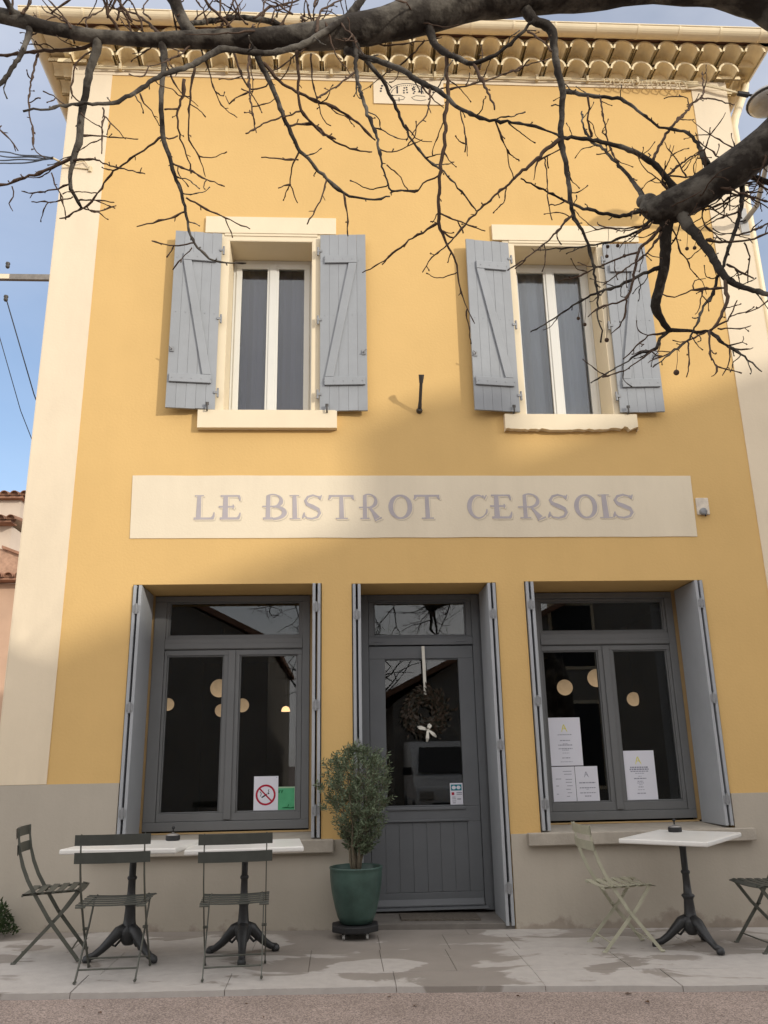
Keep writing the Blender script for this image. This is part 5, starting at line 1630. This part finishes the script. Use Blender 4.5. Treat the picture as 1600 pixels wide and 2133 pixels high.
while nleaf < 7600:
    z = r_.uniform(.12, .90)
    cr_ = crown_r(z)
    if cr_ < .02: continue
    a = r_.uniform(0, 2 * math.pi)
    rad = cr_ * math.sqrt(r_.uniform(.05, 1.0)) * (1 + .12 * math.sin(3 * a + z * 9) + .09 * math.sin(7 * a - z * 21)) * r_.uniform(.9, 1.12)
    p = Vector((.02 + rad * math.cos(a), rad * math.sin(a), z))
    if noise.noise(p * 9 + Vector((4, 2, 1))) < -.24: continue
    # a short sprig: leaves in pairs along an upward shoot
    dirv = Vector((math.cos(a) * r_.uniform(.1, .9), math.sin(a) * r_.uniform(.1, .9), r_.uniform(.4, 1.3))).normalized()
    side = dirv.orthogonal().normalized()
    L_ = r_.uniform(.04, .085) * (1.6 if r_.random() < .10 else 1)
    tw.tube([p, p + dirv * L_], [.0014, .0008], 3, caps=False)
    for j in range(4):
        q = p + dirv * L_ * (j + .5) / 4
        rot = Matrix.Rotation(r_.uniform(0, math.pi * 2), 3, dirv)
        for sg in (-1, 1):
            dd = (rot @ side * sg * r_.uniform(.7, 1.1) + dirv * r_.uniform(.5, 1.0)).normalized()
            nn = dd.cross(Vector((r_.uniform(-1, 1), r_.uniform(-1, 1), r_.uniform(-.3, 1)))).normalized()
            l, w_ = r_.uniform(.028, .048), r_.uniform(.0040, .0066)
            lv.quad(q, q + dd * l * .5 + nn * w_, q + dd * l, q + dd * l * .5 - nn * w_)
            nleaf += 1
tag(tw.build('twigs', M['stem'], ol), kind='stuff')
tag(lv.build('leaves', M['olive_leaf'], ol), kind='stuff')

# weeds at the foot of the wall
sh_ = thing('shrub', 'low dark green weedy shrub at the foot of the wall, far left', 'shrub', (-2.66, -.19, gz(-2.66)))
b = MB()
for i in range(1500):
    a = r_.uniform(0, 2 * math.pi)
    q = math.sqrt(r_.random())
    z = r_.uniform(0, 1)
    p = Vector((q * .23 * math.cos(a) * (1 - .35 * z), q * .15 * math.sin(a), .02 + .27 * z * (1 - .6 * q * q)))
    dd = Vector((p.x * 3 + r_.uniform(-.5, .5), p.y * 3 + r_.uniform(-.5, .5), r_.uniform(.0, 1))).normalized()
    nn = dd.cross(Vector((r_.uniform(-1, 1), r_.uniform(-1, 1), r_.uniform(-1, 1)))).normalized()
    l, w_ = r_.uniform(.018, .036), r_.uniform(.005, .010)
    b.quad(p, p + dd * l * .5 + nn * w_, p + dd * l, p + dd * l * .5 - nn * w_)
tag(b.build('foliage', M['weed'], sh_), kind='stuff')
for k in range(5):
    b = MB()
    a = R(72 * k)
    b.tube([(0.02 * math.cos(a), .02 * math.sin(a), 0), (.09 * math.cos(a), .06 * math.sin(a), .12), (.14 * math.cos(a), .08 * math.sin(a), .2)], [.005, .004, .002], 5)
    b.build('stem', M['stem'], sh_)

# ------------------------------------------------------------------ fittings on the wall
st = thing('flag_holder', 'dark iron flag pole stub sticking out of the wall between the upper windows', 'bracket', (.772, 0, 4.462))
b = MB()
b.lathe([(.030, 0), (.030, .012), (.024, .03), (.020, .05)], mx=Matrix.Rotation(math.pi / 2, 4, 'X'), n=14)
b.build('wall_plate', M['iron_fit'], st)
b = MB()
b.tube([(0, -.02, .0), (0, -.06, .022), (.001, -.10, .06), (.002, -.235, .385 * .52), (.003, -.240, .21)], [.019, .019, .015, .015, .015], 12)
b.tube([(.002, -.225, .185), (.003, -.262, .252)], [.018, .027], 12)
b.build('socket', M['iron_fit'], st, smooth=False)
tl = thing('cable_box', 'chipped white junction tile at the right end of the painted sign', 'junction box', (3.40, 0, 3.505))
b = MB()
b.box(-.058, .062, -.016, .004, -.085, .080)
b.build('backplate', mat('chipped_tile', (.62, .55, .45), .7, .22, 16, .2, 40, .3), tl, bevel=.006)
b = MB()
b.lathe([(.034, 0), (.034, .022), (.026, .030), (.008, .032)], mx=Matrix.Translation((-.005, -.016, -.058)) @ Matrix.Rotation(math.pi / 2, 4, 'X'), n=18)
b.tube([(.012, -.03, -.03), (.014, -.052, -.058), (.014, -.035, -.088)], .0075, 8)
b.build('terminal', M['steelgrey'], tl)
b = MB()
b.lathe([(.003, -.009), (.009, 0), (.003, .009)], .010, -.03, 10, mx=Matrix.Translation((0, 0, -.098)))
b.build('wire_end', M['cable'], tl)

# cables clipped under the eaves, with slack coils near the right corner
ec = thing('eave_cable', 'pale painted cable clipped along the wall under the eaves, coiled near the right corner', 'cable', (0, 0, 0))
b = MB()
P = []
for i in range(61):
    x = -2.62 + 6.6 * i / 60
    P.append((x, -.030 - .003 * math.sin(x * 9), 8.405 - .006 * abs(math.sin(x * 2.6)) - .0 * x))
b.tube(P, .013, 8)
b.tube([(x, y - .012, z - .030 + .003 * math.sin(x * 11)) for x, y, z in P], .009, 8)
b.build('cable_run', M['cable_pale'], ec, smooth=True)
for i in range(11):
    b = MB()
    x = -2.3 + .56 * i
    b.box(x - .014, x + .014, -.060, -.011, 8.355, 8.43)
    b.build('clip', M['cable_pale'], ec, bevel=.004)
for i in range(9):
    x = 2.93 + .105 * i
    b = MB()
    r0 = .030 + .010 * rnd.random()
    b.tube([(x + r0 * math.cos(a * .4) + .012 * a * .1, -.075 - .01 * math.sin(a), 8.335 - .0035 * i + r0 * 1.25 * math.sin(a * .4)) for a in range(18)], .006, 6)
    b.build('slack_coil', M['cable_pale'], ec, smooth=True)
b = MB()
for k in range(3):
    b.tube([(3.85, -.05, 8.34 - .018 * k), (4.05, -.06, 8.325 + .012 * k), (4.24, -.07, 8.27 + .010 * k), (4.42, -.06, 8.235)], .0085, 6)
b.build('cable_tail', M['cable_pale'], ec, smooth=True)
b = MB()
b.tube([(4.40, -.06, 8.235), (4.52, -.05, 8.225)], [.026, .030], 10)
b.build('end_sleeve', M['cable'], ec)
b = MB()
b.tube([(4.52, -.05, 8.225), (6.5, .2, 8.35), (9, .6, 8.7), (14, 1.5, 9.5)], .013, 8)
b.build('span', M['cable'], ec, smooth=True)

lh = thing('street_lamp', 'grey wall mounted street lamp with a round bowl at the right corner', 'street lamp', (4.26, 0, 6.62))
b = MB()
b.tube([(.0, 0, 0), (.02, -.25, .02), (-.05, -.62, .17), (-.17, -1.0, .36), (-.22, -1.10, .44)], [.028, .026, .024, .022, .022], 12)
b.build('arm', M['grey_metal'], lh, smooth=True)
b = MB()
b.box(-.05, .035, -.020, .003, -.16, .16)
b.build('wall_plate', M['grey_metal'], lh)
mx = Matrix.Translation((-.24, -1.16, .47))
b = MB()
b.lathe([(.02, .14), (.06, .13), (.10, .10), (.175, .045), (.200, .015), (.204, .0), (.196, -.006)], mx=mx, n=32)
b.build('hood', M['grey_metal'], lh, smooth=True)
b = MB()
b.lathe([(.192, -.005), (.185, -.030), (.15, -.060), (.08, -.078), (.01, -.084)], mx=mx, n=32)
b.build('bowl', M['lamp_glass'], lh, smooth=True)
b = MB()
b.tube([(x * .198 - .24, y * .198 - 1.16, .468) for x, y in [(math.cos(a * math.pi / 12), math.sin(a * math.pi / 12)) for a in range(25)]], .010, 6, caps=False)
b.build('rim', M['iron_fit'], lh)

# cables and pole on the left
cb = thing('cable_bracket', 'pale triangular bracket holding twisted black cables on the left corner', 'bracket', (-2.70, 0, 7.135))
b = MB()
b.tube([(.0, -.01, .0), (-.16, -.12, .02)], .010, 8)
b.tube([(.0, -.01, .0), (.18, -.02, -.02), (.12, -.03, .07), (-.02, -.06, .01)], .008, 8)
b.tube([(.18, -.012, -.05), (.18, -.012, .01)], .018, 8)
b.build('bracket_arm', M['cable_pale'], cb)
for k in range(4):
    b = MB()
    o_ = .022 * k
    P0, dv = Vector((-.16, -.12, .02)), Vector((-1.40, 1.84, 1.56))
    P = []
    for i in range(61):
        u = i / 60 * 2.4
        q = P0 + dv * u
        fan = min(1, u * 1.3)
        P.append(q + Vector((.006 * math.sin(u * 11 + k * 1.6), .0, (k - 1.5) * .055 * fan + .010 * math.cos(u * 8 + k * 1.6) - .10 * u * (1.0 - u * .42))))
    b.tube(P, .008, 6)
    b.build('cable', M['cable'], cb, smooth=True)
up = thing('utility_pole', 'concrete utility pole with a grey cross arm behind the left corner', 'utility pole', (-6.75, 6, 0))
b = MB()
b.box(-.13, .13, -.13, .13, -.2, 11.2)
b.build('pole', M['concrete'], up, bevel=.02)
b = MB()
b.box(-.9, 1.95, -.20, -.131, 9.475, 9.585)
b.build('cross_arm', M['grey_metal'], up, bevel=.006).data.materials[0] = mat('weathered_arm', (.20, .185, .165), .7, .2, 9, .1, 30, .3)
b = MB()
b.box(.62, 1.00, -.206, -.201, 9.485, 9.575)
b.build('name_plate', M['cream'], up)
for x, z in ((.93, 9.72), (.97, 9.06), (-.5, 9.72)):
    b = MB()
    b.lathe([(.02, 0), (.035, .02), (.035, .05), (.022, .06), (.04, .08), (.035, .11), (.01, .12)], x, -.16, 14, mx=Matrix.Translation((0, 0, z)))
    b.build('insulator', M['iron_fit'], up, smooth=True)
for k, (xa, za) in enumerate(((.99, 9.02), (.80, 8.72))):
    b = MB()
    b.tube([(xa, -.16, za + .05), (xa + .62, -.1, za - 1.70), (xa + 1.6, .5, za - 4.1), (xa + 2.4, 2.0, za - 6)], .010 if k == 0 else .007, 6)
    b.build('wire', M['cable'], up)

# ------------------------------------------------------------------ the neighbour on the left, far behind
nb = thing('neighbour_house', 'salmon rendered house with tiled eaves far behind the left corner', 'house', (-11.53, 22.0, -.9))
nb.scale = (1.696, 1.696, 1.696)
b = MB()
b.box(-6, .55, 0, 6, -.5, 4.93)
b.build('wall', M['plaster_pink'], nb)
b = MB()
b.box(-6, -.22, .3, 6, 4.94, 6.25)
b.box(-6, -.1, .35, 6, 6.42, 6.85)
b.build('upper_wall', M['plaster_pale'], nb)
b = MB()
b.prism([(-1.2, 5.0), (.75, 5.0), (.75, 5.32), (-.20, 5.68), (-1.2, 5.75)], .05, .29)
b.build('brick_wall', M['brickwall'], nb)
b = MB()
b.prism([(-.25, 5.685), (.78, 5.30), (.80, 5.345), (-.25, 5.745)], -.02, .32)
b.build('coping', M['tile'], nb)
b = MB()
b.box(-6.1, .62, -.30, .05, 4.945, 4.99)
b.box(-6, -.12, -.02, .3, 6.252, 6.29)
b.box(-6, -.02, .2, .8, 6.855, 6.90)
b.build('eave_board', M['tile'], nb)
tm = half_tube(.5, .10, .085)
tm2 = tm.copy()
tm2.materials[0] = M['tile']
for i in range(12):
    inst(tm2, 'roof_tile', nb, (.52 - .215 * i, -.38, 4.99), (R(8), 0, 0))
for i in range(8):
    inst(tm2, 'roof_tile', nb, (-.10 - .215 * i, -.12, 6.29), (R(8), 0, 0))
for i in range(6):
    inst(tm2, 'roof_tile', nb, (.04 - .215 * i, .12, 6.90), (R(8), 0, 0))

# ------------------------------------------------------------------ across the street (seen in the panes, and shading the front)
gh = thing('gable_house', 'broad gabled house across the street, mirrored in the bistro panes', 'house', (0, -12, 0))
b = MB()
roofl = [(.9, 2.72), (2.8, 3.66), (9.18, 6.78), (11.98, 8.19), (13.14, 8.80), (14.0, 9.12), (15.9, 9.86), (17.5, 10.4)]
b.prism([(1.3, -.5), *[(x + (.4 if i == 0 else 0), z - .14) for i, (x, z) in enumerate(roofl)], (28, 5.2), (28, -.5)], -9, 0)
b.build('wall', M['plaster_beige'], gh)
for (xa, za), (xb, zb) in zip(roofl, roofl[1:]):
    r = MB()
    r.prism([(xa, za - .14), (xb, zb - .14), (xb, zb), (xa, za)], -9.3, .28)
    r.build('roof', M['tile'], gh)
r = MB()
r.prism([(17.5, 10.26), (28.5, 4.9), (28.5, 5.05), (17.5, 10.4)], -9.3, .28)
r.build('roof', M['tile'], gh)
r = MB()
r.box(13.35, 13.95, -1.2, -.3, 8.4, 9.75)
r.box(13.30, 14.0, -1.25, -.25, 9.751, 9.82)
r.build('chimney', M['brickwall'], gh)
for x, z, w_, h_ in ((5.3, 3.4, 1.0, 1.5), (8.2, 3.4, 1.0, 1.5), (5.3, .6, 1.0, 1.9), (8.3, .6, 1.1, 1.9), (11.5, 3.6, 1.0, 1.5)):
    f = MB()
    f.box(x - .08, x + w_ + .08, .003, .03, z - .08, z + h_ + .08)
    f_ = f.build('window', M['cream_trim'], gh)
    g_ = MB()
    g_.box(x, x + w_, .031, .04, z, z + h_)
    g_.build('pane', M['rubber'], f_)
lhs = thing('corner_house', 'narrow house across the street to the left, mirrored in the transom', 'house', (-1.6, -12, 0))
b = MB()
b.prism([(-10, -.5), (-10, 4.4), (-5.2, 6.6), (-.1, 4.0), (-.1, -.5)], -9, 0)
b.build('wall', M['plaster_beige'], lhs)
r = MB()
r.prism([(-5.2, 6.62), (.05, 3.98), (.05, 4.12), (-5.2, 6.78)], -9.2, .22)
r.build('roof', M['tile'], lhs)
r = MB()
r.prism([(-10.4, 4.25), (-5.2, 6.62), (-5.2, 6.78), (-10.4, 4.40)], -9.2, .22)
r.build('roof', M['tile'], lhs)
for x in (-7.2, -9.0):
    f = MB()
    f.box(x - .08, x + 1.08, .003, .03, .9, 2.9)
    f_ = f.build('window', M['shut_up'], lhs)
    g_ = MB()
    g_.box(x, x + 1.0, .031, .04, .98, 2.82)
    g_.build('pane', M['rubber'], f_)

# white van parked behind the photographer
vn = thing('parked_van', 'small white van parked across the street, mirrored in the door glass', 'van', (2.3, -8.55, gz(2.3) - .045))
side = [(0, .30), (-.02, .62), (-.10, .86), (-.85, 1.02), (-1.45, 1.62), (-1.75, 1.74), (-3.25, 1.76), (-3.32, .35)]
b = MB()
b.prism(side, -.80, .80, ax='x')
vb = b.build('body', M['car'], vn, bevel=.05)
b = MB()
b.quad((-.68, -.90, 1.075), (.68, -.90, 1.075), (.60, -1.40, 1.585), (-.60, -1.40, 1.585))
b.v = [(x, y + .03, z + .03) for x, y, z in b.v]
b.build('windscreen', M['rubber'], vn)
for sx in (-1, 1):
    b = MB()
    b.box(sx * .60 - .14, sx * .60 + .14, -.03, .02, .62, .78)
    b.build('headlight', M['lamp_glass'], vn, bevel=.03)
    b = MB()
    b.box(sx * .90 - .09, sx * .90 + .09, -1.02, -.90, 1.06, 1.22)
    b.build('wing_mirror', M['rubber'], vn, bevel=.02)
    for yy in (-.62, -2.65):
        b = MB()
        b.lathe([(.10, -.09), (.28, -.09), (.30, -.06), (.30, .06), (.28, .09), (.10, .09)], mx=Matrix.Translation((sx * .74, yy, .30)) @ Matrix.Rotation(math.pi / 2, 4, 'Y'), n=24)
        b.build('wheel', M['rubber'], vn)
b = MB()
b.box(-.50, .50, .0, .03, .36, .56)
b.build('grille', M['rubber'], vn)

# ------------------------------------------------------------------ the plane tree overhead
tree = thing('plane_tree', 'bare plane tree whose dark knobbly boughs hang across the top of the photo', 'tree', (0, 0, 0))
r_ = random.Random(21)
def smooth_path(P, step=.045):
    out, rad = [], []
    n = len(P)
    for i in range(n - 1):
        p0, p1, p2, p3 = P[max(i - 1, 0)], P[i], P[i + 1], P[min(i + 2, n - 1)]
        L_ = (Vector(p2[:3]) - Vector(p1[:3])).length
        k = max(2, int(L_ / step))
        for j in range(k):
            t_ = j / k
            q = []
            for a in range(4):
                q.append(.5 * (2 * p1[a] + (p2[a] - p0[a]) * t_ + (2 * p0[a] - 5 * p1[a] + 4 * p2[a] - p3[a]) * t_ ** 2 + (3 * p1[a] - p0[a] - 3 * p2[a] + p3[a]) * t_ ** 3))
            out.append(Vector(q[:3]))
            rad.append(max(.0012, q[3]))
    out.append(Vector(P[-1][:3]))
    rad.append(P[-1][3])
    return out, rad
def bough(P, is_limb):
    path, rad = smooth_path(P, .06 if is_limb else .018)
    if not is_limb:
        rad = [q * (.78 if q < .006 else .84) for q in rad]
    n = len(path)
    for i in range(1, n - 1):
        j = min(.0036, rad[i] * 1.0) if rad[i] < .008 else .0022
        path[i] = path[i] + Vector((r_.uniform(-j, j), r_.uniform(-j, j), r_.uniform(-j, j)))
        if not is_limb and r_.random() < .24:
            rad[i] *= r_.uniform(1.25, 1.8) if rad[i] < .006 else r_.uniform(1.04, 1.20)
        if is_limb:
            rad[i] *= .88 + .10 * noise.noise(path[i] * 5) + .06 * noise.noise(path[i] * 16)
    b = MB()
    b.tube(path, rad, 14 if rad[0] > .03 else (8 if rad[0] > .008 else 6))
    if not is_limb:
        i = r_.randint(2, 6)
        while i < n - 2:
            if rad[i] < .017:
                d = (path[i + 1] - path[i - 1]).normalized()
                s_ = d.orthogonal().normalized()
                s_ = Matrix.Rotation(r_.uniform(0, 6.28), 3, d) @ s_
                u = r_.random()
                if u < (.50 if path[i].x > .35 else .62):       # short spur with a bud
                    l = r_.uniform(.008, .020)
                    e = path[i] + (s_ + d * .6).normalized() * l
                    b.tube([path[i], e, e + (s_ + d).normalized() * .005], [.0020, .0018, .0008], 4)
                    if u < .35:
                        b.lathe([(.0008, -.004), (.0030, 0), (.0008, .005)], e.x, e.y, 5, mx=Matrix.Translation((0, 0, e.z)))
                else:             # side twig
                    l = r_.uniform(.04, .15)
                    q = path[i].copy()
                    TP, TR = [q.copy()], [.0024]
                    dv = (s_ * .9 + d * .6 + Vector((0, 0, -.15))).normalized()
                    m = int(l / .014) + 2
                    for k in range(m):
                        dv = (dv + Vector((r_.uniform(-.35, .35), r_.uniform(-.35, .35), r_.uniform(-.3, .35)))).normalized()
                        q = q + dv * l / m
                        TP.append(q.copy())
                        TR.append(.0024 - .0010 * k / m + (.0010 if r_.random() < .25 else 0))
                    TR[-1] = .0030
                    b.tube(TP, TR, 5)
            i += r_.randint(2, 6)
    return b
for i, P in enumerate(BRANCHES):
    P = list(P)
    limb = i < 2
    if i == 0: P = [(3.45, -4.95, 2.3, .20), (3.2, -4.92, 3.1, .17), (2.65, -4.80, 3.85, .14)] + P
    if i == 1: P = [(3.45, -4.95, 2.3, .20), (3.15, -4.88, 3.1, .16), (2.65, -4.72, 3.72, .14)] + P
    big = max(p[3] for p in P) > .011
    bough(P, limb).build('limb' if limb else 'branch', M['bark'] if big else M['twig'], tree, smooth=True)
# dense shoots standing up from the upper limb and around the pollard knob
def thicket(spots, nmin, nmax, up, name='branch'):
    for (x, y, z, rr) in spots:
        for k in range(r_.randint(nmin, nmax)):
            q = Vector((x, y, z)) + Vector((r_.uniform(-rr, rr), r_.uniform(-rr, rr) * .6, r_.uniform(-.3, .6) * rr))
            dv = Vector((r_.uniform(-.8, .8), r_.uniform(-.5, .5), up + r_.uniform(-.3, .5))).normalized()
            P = [(*q, .0052)]
            L_ = r_.uniform(.14, .36)
            m = 6
            for j in range(m):
                dv = (dv + Vector((r_.uniform(-.5, .5), r_.uniform(-.3, .3), r_.uniform(-.3, .35)))).normalized()
                q = q + dv * L_ / m
                P.append((*q, .0048 - .0030 * (j + 1) / m))
            bough(P, False).build(name, M['twig'], tree, smooth=True)
A_ = BRANCHES[0]
thicket([(p[0], p[1], p[2] + p[3] * .6, .10) for p in A_[8:15]], 6, 8, 1.0)
thicket([(p[0], p[1], p[2] - p[3] * .5, .10) for p in A_[6:13]], 1, 3, -.9)
B_ = BRANCHES[1]
thicket([(p[0], p[1], p[2] - p[3] * .6, .07) for p in B_[2:7]], 4, 5, -.5)
thicket([(p[0], p[1], p[2] + p[3] * .6, .08) for p in B_[2:6]], 2, 3, .8)
k_ = MB()
kb_ = Vector(B_[6][:3])
for cx, cy, cz, rr in [(kb_.x + a, kb_.y + b_, kb_.z + c, q) for a, b_, c, q in ((-.022, .01, .030, .044), (.03, 0, -.012, .056), (-.05, .02, .052, .026), (.08, -.03, -.03, .040))]:
    n0 = len(k_.v)
    k_.lathe([(max(.004, rr * math.sin(math.pi * i / 10)), -rr * math.cos(math.pi * i / 10)) for i in range(11)], cx, cy, 16, mx=Matrix.Translation((0, 0, cz)))
    k_.v[n0:] = [tuple(Vector(v) + (Vector(v) - Vector((cx, cy, cz))) * (.25 * noise.noise(Vector(v) * 22))) for v in k_.v[n0:]]
k_.build('pollard_knob', M['bark'], tree, smooth=True)
tr = MB()
P = [(3.40, -4.98, -.35), (3.42, -4.98, .3), (3.46, -4.97, 1.0), (3.47, -4.96, 1.7), (3.46, -4.95, 2.3), (3.40, -4.95, 2.75)]
tr.tube(P, [.38, .30, .27, .25, .25, .20], 20)
tr.build('trunk', M['bark'], tree, smooth=True)
for bx, by, bz, ax_, ay_, az_, rr in BALLS:
    b = MB()
    b.tube([(ax_, ay_, az_), ((ax_ + bx) / 2 + .003, by, (az_ + bz) / 2), (bx, by, bz + rr * .8)], .0011, 4)
    b.lathe([(max(.0015, rr * math.sin(math.pi * i / 8)), -rr * math.cos(math.pi * i / 8)) for i in range(9)], bx, by, 12, mx=Matrix.Translation((0, 0, bz)))
    b.build('seed_ball', M['twig'], tree)

# second bare tree further down the street, seen in the door glass
t2_ = thing('street_tree', 'bare tree across the street, mirrored in the door glass', 'tree', (-.4, -13.5, 0))
b = MB()
b.tube([(0, 0, -.2), (.05, 0, 1.2), (.2, 0, 2.2)], [.16, .12, .10], 10)
b.build('trunk', M['bark'], t2_, smooth=True)
for k in range(16):
    q = Vector((.2, 0, 1.8 + .05 * k))
    dv = Vector((r_.uniform(-1, 1), r_.uniform(-.6, .6), r_.uniform(.5, 1.1))).normalized()
    P, RR = [q.copy()], [.05]
    for j in range(8):
        dv = (dv + Vector((r_.uniform(-.4, .4), r_.uniform(-.4, .4), r_.uniform(-.2, .4)))).normalized()
        q = q + dv * .32
        P.append(q.copy())
        RR.append(.05 - .005 * (j + 1))
    b = MB()
    b.tube(P, RR, 6)
    for p in P[2:]:
        dd = Vector((r_.uniform(-1, 1), r_.uniform(-.6, .6), r_.uniform(-.2, 1))).normalized()
        b.tube([p, p + dd * .35 + Vector((0, 0, .05)), p + dd * .75], [.016, .011, .005], 5)
    b.build('branch', M['bark'], t2_, smooth=True)

# a few dry leaves on the road
b = MB()
for k in range(26):
    x, y = r_.uniform(-2.4, 3.0), r_.uniform(-2.9, -1.78)
    z = gz(x) - .040
    a = r_.uniform(0, 6.28)
    l = r_.uniform(.010, .028)
    c, s_ = math.cos(a) * l, math.sin(a) * l
    b.quad((x - c, y - s_, z), (x - s_ * .5, y + c * .5, z + r_.uniform(.004, .012)), (x + c, y + s_, z + .002), (x + s_ * .5, y - c * .5, z + r_.uniform(0, .008)))
lit = b.build('dry_leaves', mat('dry_leaf', (.10, .055, .03), .9, .3, 30, 0, 30, .2))
tag(lit, 'scattered small dry brown leaves on the road', 'leaves', kind='stuff')
